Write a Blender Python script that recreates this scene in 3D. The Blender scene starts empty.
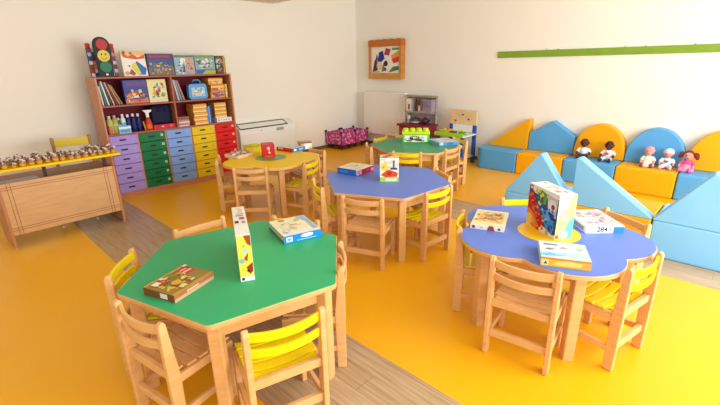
import bpy, bmesh, math, random
from mathutils import Vector, Matrix, Euler
PI = math.pi
scene = bpy.context.scene
COL = scene.collection

# ------------------------------------------------------------------ materials
def lin(h):
    if isinstance(h, str):
        h = h.lstrip('#'); c = [int(h[i:i+2], 16)/255 for i in (0, 2, 4)]
    else:
        c = [v/255 for v in h]
    return [v/12.92 if v <= .04045 else ((v+.055)/1.055)**2.4 for v in c] + [1]

_mc = {}
def M(hexc, rough=.5, var=.06, scale=6, spec=.28, metal=0, name=None):
    key = (str(hexc), rough, var, scale, spec, metal)
    if key in _mc: return _mc[key]
    m = bpy.data.materials.new(name or 'plain_' + str(hexc).strip('#'))
    m.use_nodes = True
    nt = m.node_tree; b = nt.nodes['Principled BSDF']
    b.inputs['Roughness'].default_value = rough
    b.inputs['Metallic'].default_value = metal
    b.inputs['Specular IOR Level'].default_value = spec
    c = lin(hexc)
    if var > 0:
        tc = nt.nodes.new('ShaderNodeTexCoord'); nz = nt.nodes.new('ShaderNodeTexNoise')
        nz.inputs['Scale'].default_value = scale; nz.inputs['Detail'].default_value = 3
        nt.links.new(tc.outputs['Object'], nz.inputs['Vector'])
        r = nt.nodes.new('ShaderNodeValToRGB')
        r.color_ramp.elements[0].position = .3; r.color_ramp.elements[1].position = .7
        r.color_ramp.elements[0].color = [max(0, v*(1-var)) for v in c[:3]] + [1]
        r.color_ramp.elements[1].color = [min(1, v*(1+var)) for v in c[:3]] + [1]
        nt.links.new(nz.outputs['Fac'], r.inputs['Fac'])
        nt.links.new(r.outputs['Color'], b.inputs['Base Color'])
    else:
        b.inputs['Base Color'].default_value = c
    _mc[key] = m
    return m

def wood(name, c1, c2, rough=.42, scale=(2, 2, 26), axis_scale=1.0, bump=0.0):
    """long streaky grain; stretched noise in object space"""
    m = bpy.data.materials.new(name); m.use_nodes = True
    nt = m.node_tree; b = nt.nodes['Principled BSDF']
    tc = nt.nodes.new('ShaderNodeTexCoord'); mp = nt.nodes.new('ShaderNodeMapping')
    mp.inputs['Scale'].default_value = scale
    nz = nt.nodes.new('ShaderNodeTexNoise'); nz.inputs['Scale'].default_value = 3*axis_scale
    nz.inputs['Detail'].default_value = 5; nz.inputs['Roughness'].default_value = .6
    r = nt.nodes.new('ShaderNodeValToRGB')
    r.color_ramp.elements[0].position = .32; r.color_ramp.elements[1].position = .7
    r.color_ramp.elements[0].color = lin(c1); r.color_ramp.elements[1].color = lin(c2)
    nt.links.new(tc.outputs['Object'], mp.inputs['Vector']); nt.links.new(mp.outputs['Vector'], nz.inputs['Vector'])
    nt.links.new(nz.outputs['Fac'], r.inputs['Fac']); nt.links.new(r.outputs['Color'], b.inputs['Base Color'])
    b.inputs['Roughness'].default_value = rough
    return m

def plank_floor(name):
    m = bpy.data.materials.new(name); m.use_nodes = True
    nt = m.node_tree; b = nt.nodes['Principled BSDF']
    tc = nt.nodes.new('ShaderNodeTexCoord')
    mp = nt.nodes.new('ShaderNodeMapping'); mp.inputs['Rotation'].default_value = (0, 0, PI/2)
    br = nt.nodes.new('ShaderNodeTexBrick')
    br.inputs['Scale'].default_value = 1; br.inputs['Brick Width'].default_value = 1.1
    br.inputs['Row Height'].default_value = .12; br.inputs['Mortar Size'].default_value = .002
    br.inputs['Color1'].default_value = lin('#c6ac8a'); br.inputs['Color2'].default_value = lin('#bca17e')
    br.inputs['Mortar'].default_value = lin('#9c7f5e')
    mp2 = nt.nodes.new('ShaderNodeMapping'); mp2.inputs['Scale'].default_value = (30, 1.6, 1)
    nz = nt.nodes.new('ShaderNodeTexNoise'); nz.inputs['Scale'].default_value = 2.2; nz.inputs['Detail'].default_value = 5
    mx = nt.nodes.new('ShaderNodeMixRGB'); mx.blend_type = 'MULTIPLY'; mx.inputs['Fac'].default_value = .75
    rr = nt.nodes.new('ShaderNodeValToRGB')
    rr.color_ramp.elements[0].position = .3; rr.color_ramp.elements[1].position = .68
    rr.color_ramp.elements[0].color = lin('#c9bba6'); rr.color_ramp.elements[1].color = lin('#ffffff')
    L = nt.links.new
    L(tc.outputs['Object'], mp.inputs['Vector']); L(mp.outputs['Vector'], br.inputs['Vector'])
    L(tc.outputs['Object'], mp2.inputs['Vector']); L(mp2.outputs['Vector'], nz.inputs['Vector'])
    L(nz.outputs['Fac'], rr.inputs['Fac']); L(br.outputs['Color'], mx.inputs['Color1']); L(rr.outputs['Color'], mx.inputs['Color2'])
    L(mx.outputs['Color'], b.inputs['Base Color']); b.inputs['Roughness'].default_value = .32
    return m

WALL = M('#f3eee2', .85, .012, 1.2, .2, name='wall_paint')
CEIL = M('#f2ece0', .9, 0, name='ceiling_paint')
FLOOR = M('#f0b112', .34, .02, 1.5, .35, name='yellow_vinyl')
PLANK = plank_floor('plank_vinyl')
BASEB = M('#7a5a44', .5, .05, name='baseboard_brown')
BEECH = wood('beech', '#dba765', '#e6b679', .45, (3, 3, 14))
BEECH_DK = wood('beech_warm', '#cf9450', '#e2ae6c')
YSLAT = M('#edd60e', .38, .05, 8, name='yellow_stain')
PINE = wood('pine_panel', '#d8a86a', '#e8bf85', .5, (14, 2, 2))
CASE_W = wood('case_wood', '#b9764c', '#cb8a5e', .45)
CASE_EDGE = M('#a9604a', .45, .05, name='case_edge')
MAROON = M('#74081e', .6, .05, name='maroon_back')
GREEN_T = M('#34ad72', .38, .02, 2, .3, name='green_laminate')
BLUE_T = M('#607fd8', .38, .02, 2, .3, name='periwinkle_laminate')
YEL_T = M('#f0ca06', .45, .02, 2, .2, name='yellow_laminate')
GREEN_D = M('#5d9a45', .35, .03, 3, .5, name='leaf_green_laminate')
FOAM_B = M('#58a4de', .5, .03, 5, .3, name='vinyl_blue')
FOAM_Y = M('#f0aa08', .5, .03, 5, .3, name='vinyl_yellow')
FOAM_L = M('#82c8fb', .5, .02, 5, .3, name='vinyl_sky')
SEAM = M('#2d5f7c', .7, 0, name='seam_dark')
WHITE = M('#f2f0ea', .45, .02, name='white_plain')
WHITE_M = M('#efeae0', .4, .01, name='white_enamel')
BLACK = M('#1d1c20', .5, .03, name='black_plastic')
DARK = M('#26222c', .6, .05, name='dark_recess')

# ------------------------------------------------------------------ mesh builder
class MB:
    def __init__(s): s.v = []; s.f = []; s.mi = []; s.sm = []
    def add(s, verts, faces, mi=0, smooth=False):
        o = len(s.v); s.v += [tuple(v) for v in verts]
        for f in faces:
            s.f.append(tuple(i+o for i in f)); s.mi.append(mi); s.sm.append(smooth)
        return s
    def box(s, x0, y0, z0, x1, y1, z1, mi=0, mat=None):
        v = [Vector(p) for p in ((x0,y0,z0),(x1,y0,z0),(x1,y1,z0),(x0,y1,z0),(x0,y0,z1),(x1,y0,z1),(x1,y1,z1),(x0,y1,z1))]
        if mat is not None: v = [mat @ p for p in v]
        return s.add(v, [(3,2,1,0),(4,5,6,7),(0,1,5,4),(1,2,6,5),(2,3,7,6),(3,0,4,7)], mi)
    def cbox(s, c, d, mi=0, mat=None):
        return s.box(c[0]-d[0]/2, c[1]-d[1]/2, c[2]-d[2]/2, c[0]+d[0]/2, c[1]+d[1]/2, c[2]+d[2]/2, mi, mat)
    def prism(s, poly, h0, h1, axis='z', mi=0, mat=None, smooth=False):
        """poly in 2D; axis z: (x,y); axis x: (y,z); axis y: (x,z)"""
        def P(p, h):
            if axis == 'z': q = Vector((p[0], p[1], h))
            elif axis == 'x': q = Vector((h, p[0], p[1]))
            else: q = Vector((p[0], h, p[1]))
            return mat @ q if mat is not None else q
        n = len(poly); a = [P(p, h0) for p in poly]; b = [P(p, h1) for p in poly]
        area = sum(poly[i][0]*poly[(i+1) % n][1]-poly[(i+1) % n][0]*poly[i][1] for i in range(n))
        flip = (area < 0) ^ (axis == 'y') ^ (h1 < h0)
        F = [tuple(range(n-1, -1, -1)), tuple(range(n, 2*n))] + [(i, (i+1) % n, n+(i+1) % n, n+i) for i in range(n)]
        if flip: F = [tuple(reversed(f)) for f in F]
        o = len(s.v); s.v += [tuple(p) for p in a+b]
        for k, f in enumerate(F):
            s.f.append(tuple(i+o for i in f)); s.mi.append(mi); s.sm.append(smooth and k > 1)
        return s
    def lathe(s, prof, n=20, c=(0, 0, 0), mi=0, mat=None, cap=True):
        v = []; f = []
        for r, z in prof:
            for k in range(n):
                a = 2*PI*k/n; q = Vector((c[0]+r*math.cos(a), c[1]+r*math.sin(a), c[2]+z))
                v.append(mat @ q if mat is not None else q)
        for i in range(len(prof)-1):
            for k in range(n):
                f.append((i*n+k, i*n+(k+1) % n, (i+1)*n+(k+1) % n, (i+1)*n+k))
        s.add(v, f, mi, True)
        if cap:
            o = len(s.v)-len(v)
            s.f.append(tuple(o+k for k in range(n-1, -1, -1))); s.mi.append(mi); s.sm.append(False)
            e = o+(len(prof)-1)*n
            s.f.append(tuple(e+k for k in range(n))); s.mi.append(mi); s.sm.append(False)
        return s
    def tube(s, pts, r, n=8, mi=0):
        pts = [Vector(p) for p in pts]; rs = r if isinstance(r, (list, tuple)) else [r]*len(pts)
        v = []; f = []
        for i, p in enumerate(pts):
            d = (pts[min(i+1, len(pts)-1)]-pts[max(i-1, 0)]).normalized()
            up = Vector((0, 0, 1)) if abs(d.z) < .9 else Vector((1, 0, 0))
            a = d.cross(up).normalized(); b = d.cross(a).normalized()
            for k in range(n):
                t = 2*PI*k/n; v.append(p+a*rs[i]*math.cos(t)-b*rs[i]*math.sin(t))
        for i in range(len(pts)-1):
            for k in range(n):
                f.append((i*n+k, i*n+(k+1) % n, (i+1)*n+(k+1) % n, (i+1)*n+k))
        f += [tuple(range(n-1, -1, -1)), tuple((len(pts)-1)*n+k for k in range(n))]
        return s.add(v, f, mi, True)
    def ball(s, c, r, n=16, m=10, mi=0):
        r = r if isinstance(r, (list, tuple)) else (r, r, r)
        v = [(c[0], c[1], c[2]-r[2])]; f = []
        for i in range(1, m):
            t = -PI/2+PI*i/m
            for k in range(n):
                a = 2*PI*k/n
                v.append((c[0]+r[0]*math.cos(t)*math.cos(a), c[1]+r[1]*math.cos(t)*math.sin(a), c[2]+r[2]*math.sin(t)))
        v.append((c[0], c[1], c[2]+r[2])); last = len(v)-1
        for k in range(n):
            f.append((0, 1+(k+1) % n, 1+k)); f.append((last, last-n+k, last-n+(k+1) % n))
        for i in range(m-2):
            for k in range(n):
                f.append((1+i*n+k, 1+i*n+(k+1) % n, 1+(i+1)*n+(k+1) % n, 1+(i+1)*n+k))
        return s.add(v, f, mi, True)
    def build(s, name, mats, parent=None, bev=0, seg=2, label=None, sub=0, remesh=0):
        me = bpy.data.meshes.new(name); me.from_pydata(s.v, [], s.f)
        mats = mats if isinstance(mats, (list, tuple)) else [mats]
        for m in mats: me.materials.append(m)
        for p, i, q in zip(me.polygons, s.mi, s.sm): p.material_index = i; p.use_smooth = q
        me.update()
        o = bpy.data.objects.new(name, me); COL.objects.link(o)
        if parent is not None: o.parent = parent
        if remesh:
            r = o.modifiers.new('join', 'REMESH'); r.mode = 'VOXEL'; r.voxel_size = remesh; r.use_smooth_shade = True
            sm = o.modifiers.new('soft', 'SMOOTH'); sm.iterations = 3
        if bev:
            b = o.modifiers.new('edge', 'BEVEL'); b.width = bev; b.segments = seg; b.limit_method = 'ANGLE'; b.angle_limit = .7
            b.harden_normals = False
        if sub:
            u = o.modifiers.new('sub', 'SUBSURF'); u.levels = sub; u.render_levels = sub
        if label: o['label'] = label
        return o

def tag(o, label, cat, group=None):
    o['label'] = label; o['category'] = cat
    if group: o['group'] = group
    return o
def thing(name, label, cat, loc=(0, 0, 0), rz=0, group=None):
    o = bpy.data.objects.new(name, None); COL.objects.link(o)
    o.empty_display_size = .05
    o.location = loc; o.rotation_euler = (0, 0, rz)
    return tag(o, label, cat, group)
def struct(mb, name, mat, bev=0):
    o = mb.build(name, mat, None, bev); o['kind'] = 'structure'; return o
KIDS = {}
def dup(root, loc, rz, label, group=None):
    r = root.copy(); COL.objects.link(r); r.location = loc; r.rotation_euler = (0, 0, rz)
    r['label'] = label
    if group: r['group'] = group
    for ch in list(root.children):
        c = ch.copy(); COL.objects.link(c); c.parent = r
        for g in list(ch.children):
            d = g.copy(); COL.objects.link(d); d.parent = c
    return r
def R(d): return math.radians(d)

def rounded(poly, r, n=5):
    out = []; m = len(poly)
    for i in range(m):
        p = Vector(poly[i]); a = (Vector(poly[i-1])-p).normalized(); b = (Vector(poly[(i+1) % m])-p).normalized()
        ang = a.angle(b); t = r/math.tan(ang/2)
        t = min(t, .49*min((Vector(poly[i-1])-p).length, (Vector(poly[(i+1) % m])-p).length))
        rr = t*math.tan(ang/2)
        c = p+(a+b).normalized()*(rr/math.sin(ang/2))
        s = p+a*t-c; e = p+b*t-c
        a0 = math.atan2(s.y, s.x); a1 = math.atan2(e.y, e.x); d = (a1-a0+PI) % (2*PI)-PI
        for k in range(n+1):
            q = a0+d*k/n; out.append((c.x+rr*math.cos(q), c.y+rr*math.sin(q)))
    return out
def inset(poly, d):
    cx = sum(p[0] for p in poly)/len(poly); cy = sum(p[1] for p in poly)/len(poly)
    o = []
    for p in poly:
        v = Vector((p[0]-cx, p[1]-cy)); o.append((cx+v.x*(1-d/v.length), cy+v.y*(1-d/v.length)))
    return o

# ------------------------------------------------------------------ printed pictures on boxes
def text_mesh(s, size, bold=False):
    cu = bpy.data.curves.new('t', 'FONT'); cu.body = s; cu.size = size; cu.align_x = 'CENTER'; cu.align_y = 'CENTER'
    if bold: cu.offset = size*.02
    ob = bpy.data.objects.new('t', cu); COL.objects.link(ob)
    dg = bpy.context.evaluated_depsgraph_get()
    me = bpy.data.meshes.new_from_object(ob.evaluated_get(dg))
    v = [tuple(q.co) for q in me.vertices]; f = [tuple(p.vertices) for p in me.polygons]
    bpy.data.objects.remove(ob); bpy.data.curves.remove(cu); bpy.data.meshes.remove(me)
    return v, f

def art(seed, pal, n, region=(0, 0, 1, 1), smin=.06, smax=.2):
    rnd = random.Random(seed); out = []
    u0, v0, u1, v1 = region; n = int(n*2.2); smin *= .55; smax *= .68
    for i in range(n):
        s = rnd.uniform(smin, smax); u = rnd.uniform(u0+s*.6, max(u0+s*.6, u1-s*.6)); v = rnd.uniform(v0+s*.6, max(v0+s*.6, v1-s*.6))
        k = rnd.choice('bbbdr')
        if k == 'd': out.append(('disc', u, v, s*.5, rnd.choice(pal)))
        elif k == 'r':
            out.append(('rect', max(u0, u-s*.7), max(v0, v-s*.3), min(u1, u+s*.7), min(v1, v+s*.3), rnd.choice(pal)))
        else:
            m = rnd.randint(5, 8); a0 = rnd.uniform(0, 6)
            pts = []
            for j in range(m):
                r = s*rnd.uniform(.35, .75)
                pts.append((min(u1, max(u0, u+r*math.cos(a0+2*PI*j/m))), min(v1, max(v0, v+r*math.sin(a0+2*PI*j/m)))))
            out.append(('poly', pts, rnd.choice(pal)))
    return out

def prints(mb_mats, faces, dims):
    """returns MB with the flat printed shapes of a box"""
    w, d, h = dims; mb = MB(); mats = []
    def mi(c):
        m = M(c, .4, 0)
        if m not in mats: mats.append(m)
        return mats.index(m)
    fr = {'top': ((-w/2, -d/2, h), (w, 0, 0), (0, d, 0), (0, 0, 1)),
          'front': ((-w/2, -d/2, 0), (w, 0, 0), (0, 0, h), (0, -1, 0)),
          'back': ((w/2, d/2, 0), (-w, 0, 0), (0, 0, h), (0, 1, 0)),
          'left': ((-w/2, d/2, 0), (0, -d, 0), (0, 0, h), (-1, 0, 0)),
          'right': ((w/2, -d/2, 0), (0, d, 0), (0, 0, h), (1, 0, 0))}
    for face, shapes in faces:
        O, U, V, N = [Vector(q) for q in fr[face]]
        lu, lv = U.length, V.length; mm = min(lu, lv)
        for k, s in enumerate(shapes):
            off = N*(.0005+.00005*k); c = mi(s[-1])
            if s[0] == 'rect': pts = [(s[1], s[2]), (s[3], s[2]), (s[3], s[4]), (s[1], s[4])]
            elif s[0] == 'disc':
                pts = [(s[1]+s[3]*mm/lu*math.cos(2*PI*j/16), s[2]+s[3]*mm/lv*math.sin(2*PI*j/16)) for j in range(16)]
            elif s[0] == 'poly':
                pts = s[1]
            elif s[0] == 'text':
                v, f = text_mesh(s[1], s[4]*mm, True)
                mb.add([O+U*s[2]+V*s[3]+U.normalized()*q[0]+V.normalized()*q[1]+off for q in v], f, c); continue
            pts = [(min(1, max(0, a)), min(1, max(0, b))) for a, b in pts]
            mb.add([O+U*a+V*b+off for a, b in pts], [tuple(range(len(pts)))], c)
    return mb, mats

def game_box(name, label, cat, dims, loc, rz, base, faces, group=None, lid=False, tilt=None, base2=None):
    w, d, h = dims
    t = thing(name, label, cat, loc, rz, group)
    if tilt: t.rotation_euler = tilt
    if lid:
        MB().box(-w/2+.0025, -d/2+.0025, 0, w/2-.0025, d/2-.0025, h-.004).build('tray', M(base2 or '#e9e4d8', .5, 0), t)
        MB().box(-w/2, -d/2, h*.22, w/2, d/2, h).build('lid', M(base, .4, .02), t, .0015, 1)
    else:
        MB().box(-w/2, -d/2, 0, w/2, d/2, h).build('carton', M(base, .4, .02), t, .0012, 1)
    if faces:
        mb, mats = prints(None, faces, dims); mb.build('printed_cover', mats, t)
    return t

# ------------------------------------------------------------------ the room
XB, YA, ZC = 5.84, 5.71, 2.8
struct(MB().box(-3.2, -1.9, -.1, XB+.1, YA+.1, 0), 'floor', FLOOR)
struct(MB().box(0.738, -1.8, 0, 1.341, YA, .0012), 'trim_1', PLANK)
struct(MB().box(3.331, -1.8, 0, 3.88, YA, .0012), 'trim_2', PLANK)
struct(MB().box(-3.2, YA, 0, XB+.1, YA+.1, ZC), 'wall_back', WALL)
struct(MB().box(XB, -1.9, 0, XB+.1, YA, ZC), 'wall_right', WALL)
struct(MB().box(-3.2, -1.9, ZC, XB+.1, YA+.1, ZC+.1), 'ceiling', CEIL)
struct(MB().box(-3.2, YA-.012, 0, XB, YA, .055), 'baseboard_back', BASEB)
struct(MB().box(XB-.012, -1.8, 0, XB, YA-.012, .055), 'baseboard_right', BASEB)
struct(MB().box(.6, 5.1, 2.364, 4.04, YA, ZC), 'trim_3', M('#e6dccd', .9, 0))      # boxed-in bulkhead under the ceiling
# the window side of the room (behind and beside the viewpoint): wall with two big openings
m = MB()
m.box(-3.2, -1.9, 0, XB, -1.8, .6); m.box(-3.2, -1.9, 2.45, XB, -1.8, ZC)
for a, b in ((-3.2, -1.6), (1.2, 1.5), (4.9, XB)): m.box(a, -1.9, .6, b, -1.8, 2.45)
struct(m, 'wall_front', WALL)
for i, (a, b) in enumerate(((-1.6, 1.2), (1.5, 4.9))):
    m = MB()
    for x in (a, (a+b)/2-.025, b-.05): m.box(x, -1.88, .6, x+.05, -1.82, 2.45)
    m.box(a, -1.88, .6, b, -1.82, .65); m.box(a, -1.88, 2.4, b, -1.82, 2.45)
    struct(m, 'window_%d' % (i+1), WHITE)

# green pin rail
t = thing('pin_rail', 'long narrow green rail fixed high on the pale wall above the foam bench', 'rail', (XB, .2, 1.557))
MB().box(-.02, -1.9, -.044, 0, 2.672, .04).build('rail_board', M('#7fa034', .5, .05), t, .002)
for y in (2.1, 1.95, 1.2, 1.0, .55):
    MB().lathe([(.006, 0), (.006, .012), (.003, .016)], 8, (-.01, y-.1, .036)).build('peg', M('#7f9a4a', .5, 0), t)

# radiator
t = thing('radiator', 'white ribbed panel radiator low on the wall beneath the framed picture', 'radiator', (5.76, 4.92, .2))
m = MB().box(-.05, -.49, .03, -.035, .49, .76)
n = 17
for i in range(n):
    y = -.47+.94*i/(n-1); m.box(-.0528, y-.022, .04, -.05, y+.022, .75)
m.build('front_panel', WHITE_M, t, .003)
MB().box(-.03, -.48, .04, .03, .48, .75).build('core', WHITE_M, t)
MB().box(-.06, -.49, .76, .03, .49, .785).build('top_grille', M('#f4efe4', .4, 0), t, .003)
for y in (-.4, .4): MB().box(.03, y-.02, .2, .075, y+.02, .6).build('bracket', WHITE_M, t)
MB().tube([(0, -.5, .08), (0, -.56, .08), (0, -.56, -.2)], .011).build('pipe', WHITE_M, t)

# picture frame with scalloped top
t = thing('framed_picture', 'deep wooden picture frame with scalloped top and a childish painting, hung on the wall', 'picture', (XB, 4.925, 1.21))
W2 = .375; H = .66
FR = wood('frame_wood', '#b87228', '#d08c3c', .5)
m = MB()
MB().box(-.11, -W2, .005, 0, -W2+.05, H-.04).build('side_board', FR, t, .003)
MB().box(-.11, W2-.05, .005, 0, W2, H-.04).build('side_board', FR, t, .003)
MB().box(-.115, -W2-.003, 0, -.001, W2+.003, .1).build('bottom_board', M('#c9904a', .5, .08, 9), t, .003)
pts = [(-W2, H-.12)]
pts += [(W2, H-.12), (W2, H-.03)]
for k in range(5):
    y0 = W2-2*W2*k/5
    for j in range(1, 8):
        a = PI*j/8; pts.append((y0-2*W2/5*(1-math.cos(a))/2, H-.03+.03*math.sin(a)))
    pts.append((y0-2*W2/5, H-.03))
MB().prism([(p[0]*1.008, p[1]) for p in pts], -.115, -.001, 'x').build('scalloped_top', M('#bd6a2b', .5, .08, 9), t, .002)
MB().box(-.085, -W2+.05, .1, -.075, W2-.05, H-.12).build('back_card', M('#ece4d4', .6, .02), t)
mb, mats = prints(None, [('left', [('poly', [(.04, .05), (.12, .5), (.2, .55), (.24, .1)], '#4b3038'), ('poly', [(.22, .42), (.28, .8), (.42, .86), (.48, .55), (.36, .42)], '#2a2a86'),
      ('poly', [(.14, .5), (.2, .75), (.25, .5)], '#7b2c58'), ('disc', .3, .28, .16, '#d8c7a2'), ('poly', [(.36, .02), (.44, .4), (.5, .1)], '#8d6d4a'),
      ('poly', [(.46, .7), (.52, .95), (.7, .9), (.64, .66)], '#b0265e'), ('disc', .56, .58, .1, '#e9e2e6'), ('disc', .52, .36, .11, '#3a2733'), ('rect', .74, .86, .98, .95, '#4e9a45'),
      ('poly', [(.7, .66), (.98, .84), (.98, .68), (.76, .5)], '#d99a32'), ('poly', [(.72, .52), (.98, .64), (.98, .42), (.8, .36)], '#cc3b2a'),
      ('poly', [(.62, .02), (.78, .24), (.98, .26), (.98, .12), (.8, .06)], '#3f7a4c'), ('rect', .06, .02, .3, .05, '#5a4b40'), ('disc', .5, .14, .07, '#6a3a60')])], (.008, .64, .43))
o = mb.build('painting', mats, t); o.location = (-.083, 0, .105)

# ------------------------------------------------------------------ bookcase
bx0, bx1, yf, yb = 1.305, 2.905, 5.19, 5.53
bt, b1, b2, b3 = 1.376, 1.073, .758, .075
BW = bx1-bx0; xm = 2.112
t = thing('bookcase', 'wooden bookcase with maroon back and five columns of coloured drawers, against the wall', 'bookcase', (0, 0, 0))
for x in (bx0, bx1-.02):
    MB().box(x, yf, 0, x+.02, yb, bt).build('side_panel', CASE_W, t, .002)
MB().box(bx0+.02, yb-.012, .08, bx1-.02, yb, bt-.018).build('back_panel', MAROON, t)
for z, nm in ((bt-.018, 'top_board'), (b1-.018, 'shelf'), (b2-.018, 'shelf'), (b3-.018, 'shelf')):
    m = MB().box(bx0+.02, yf, z, bx1-.02, yb-.012, z+.018)
    m.build(nm, CASE_EDGE if z > .7 else CASE_W, t, .002)
MB().box(bx0+.02, yf+.012, 0, bx1-.02, yf+.03, b3-.018).build('plinth', CASE_W, t)
MB().box(xm-.01, yf, b1, xm+.01, yb-.012, bt-.018).build('divider', CASE_EDGE, t, .002)
MB().box(xm-.01, yf, b2, xm+.01, yb-.012, b1-.018).build('divider', CASE_EDGE, t, .002)
for k in range(1, 5):
    x = bx0+BW*k/5
    MB().box(x-.008, yf+.004, b3, x+.008, yb-.012, b2-.018).build('drawer_partition', CASE_W, t)
DC = [('#a48fdb', 'lilac'), ('#08703f', 'dark green'), ('#7fa4e6', 'light blue'), ('#e2c312', 'yellow'), ('#d41410', 'red')]
rnd = random.Random(3)
ch = (b2-.018-b3)/6
for k in range(5):
    cm = M(DC[k][0], .45, .03, name='drawer_'+DC[k][1].replace(' ', '_'))
    xa = bx0+BW*k/5+(.022 if k == 0 else .01); xb2 = bx0+BW*(k+1)/5-(.022 if k == 4 else .01)
    for j in range(6):
        za = b3+ch*j+.003; zb2 = b3+ch*(j+1)-.003
        d = MB().box(xa, yf-.004, za, xb2, yf+.014, zb2).box(xa+.01, yf+.014, za, xb2-.01, yb-.03, zb2-.02).build('drawer', cm, t, .002, label=DC[k][1]+' drawer')
        xc = (xa+xb2)/2-.012; zc = (za+zb2)/2+.004
        hp = [(xc-.036, zc-.009), (xc+.036, zc-.009), (xc+.036, zc+.009), (xc-.036, zc+.009)]
        MB().prism(rounded(hp, .007, 3), yf-.0065, yf-.004, 'y').build('handle', DARK, d)
        tg = '#e9dfc8' if k in (1, 4) else ('#c9b8e6' if k == 0 else ('#a9c3f0' if k == 2 else '#c9a51a'))
        s = .013 if k in (1, 4) else .008
        MB().box(xb2-.052, yf-.006, zc+.006-s, xb2-.052+2*s, yf-.0039, zc+.006+s, 0).box(xb2-.052+s*.6, yf-.0066, zc+.006-s*.4, xb2-.052+s*1.4, yf-.006, zc+.006+s*.4, 1).build(
            'sticker', [M(tg, .5, 0), M(rnd.choice(['#7a4a2a', '#c96a3a', '#5a3a70']), .5, 0)], d)

def upright(name, label, cat, x0, x1, z0, z1, y, dep, base, faces, group=None, tilt=0):
    """a box standing on a shelf, its picture towards the room"""
    g = game_box(name, label, cat, (x1-x0, dep, z1-z0), ((x0+x1)/2, y+dep/2, z0), 0, base, faces, group)
    if tilt: g.rotation_euler = (tilt, 0, 0)
    return g
TOP = bt+.0005
# toy traffic light and the things standing on top
t = thing('toy_traffic_light', 'black toy traffic light with red, yellow smiling and green discs on the bookcase', 'toy', (1.448, 5.24, TOP))
pts = [(-.07, 0), (.07, 0), (.08, .32)]
for j in range(0, 13): pts.append((.08*math.cos(PI*j/12), .33+.08*math.sin(PI*j/12)))
pts.append((-.08, .32))
MB().prism(pts, -.02, .02, 'y').build('body', M('#08090d', .45, .02), t, .004)
MB().box(-.09, -.03, 0, .09, .05, .012).build('foot', M('#15171c', .45, .02), t)
def disc_y(r, x, z, y0, y1):
    return MB().prism([(x+r*math.cos(2*PI*k/28), z+r*math.sin(2*PI*k/28)) for k in range(28)], y0, y1, 'y')
disc_y(.056, 0, .333, -.03, -.02).build('red_disc', M('#b3161a', .4, 0), t, .002)
fd = disc_y(.06, 0, .218, -.03, -.02).build('yellow_disc', M('#dcc43c', .4, 0), t, .002)
m = MB()
for x in (-.02, .02): m.prism([(x+.007*math.cos(2*PI*k/12), .234+.011*math.sin(2*PI*k/12)) for k in range(12)], -.0315, -.03, 'y')
sm = [(-.03+.06*k/10, .206-.018*math.sin(PI*k/10)) for k in range(11)]
m.prism(sm+[(p[0]*.95, p[1]-.006) for p in reversed(sm)], -.0315, -.03, 'y')
m.build('smile', M('#3a2a18', .5, 0), fd)
disc_y(.058, 0, .105, -.03, -.02).build('green_disc', M('#126a4c', .4, 0), t, .002)
MB().box(-.01, -.022, .018, .012, -.0195, .036).build('label_tab', WHITE, t)

t = thing('toy_castle', 'red, white and blue toy castle board standing behind the traffic light', 'toy', (1.455, 5.36, TOP))
rnd = random.Random(8)
m = MB().box(-.125, -.015, 0, .145, .02, .3)
m.build('castle_wall', M('#3d4c74', .5, .05), t, .002)
m = MB(); cs = ['#b23327', '#e8ded0', '#2f4f90', '#d98f6a', '#8f2233', '#c9d3e2']
mats = [M(c, .5, 0) for c in cs]
for j in range(7):
    for i in range(7):
        m.box(-.125+.27*i/7+.003, -.019, .3*j/7+.003, -.125+.27*(i+1)/7-.003, -.0145, .3*(j+1)/7-.003, rnd.randrange(6))
m.build('castle_bricks', mats, t)
for x in (-.105, .125):
    MB().lathe([(.022, .3), (.024, .345), (.012, .35)], 14, (x, 0, 0)).build('turret', M('#c2452f', .5, .03), t)

upright('picture_book', 'white picture book with orange title and blue and yellow drawing, beside the traffic light', 'book', 1.628, 1.885, TOP, TOP+.275, 5.25, .03, '#efe6e0', [
    ('front', [('rect', 0, .8, 1, 1, '#e8b87a'), ('poly', [(.05, .95), (.3, .78), (.5, .86), (.7, .74), (.98, .86), (.98, .7), (.6, .66), (.3, .7), (.1, .74)], '#cf5a2c'),
               ('disc', .15, .93, .06, '#7a5a20'), ('disc', .42, .9, .06, '#6a8a2a'), ('poly', [(.5, .45), (.62, .6), (.98, .3), (.9, .05), (.6, .05)], '#1f6cb0'),
               ('poly', [(.34, .35), (.48, .55), (.58, .5), (.72, .1), (.56, .06)], '#d8cf3a'), ('poly', [(.2, .1), (.34, .3), (.5, .1), (.4, .02)], '#9a4a3a'), ('disc', .14, .12, .09, '#d59a7a'), ('disc', .28, .4, .05, '#8a9aa0')])], tilt=-.08)
upright('jigsaw_box', 'dark purple-topped jigsaw box with a forest scene on the bookcase top', 'box', 1.895, 2.2, TOP, TOP+.245, 5.25, .05, '#33314f', [
    ('front', [('rect', .02, .78, .98, .98, '#6d2c5e'), ('rect', .1, .82, .9, .94, '#8a3d6c'), ('rect', .02, .4, .98, .76, '#3c4f86'), ('rect', .02, .02, .98, .38, '#7a6f4c')] +
     art(5, ['#c7b23e', '#e4dccb', '#5c6a44', '#86713c', '#4e5a8e', '#a3485a', '#9a8f9a'], 26, (.03, .03, .97, .62), .08, .22))])
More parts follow.
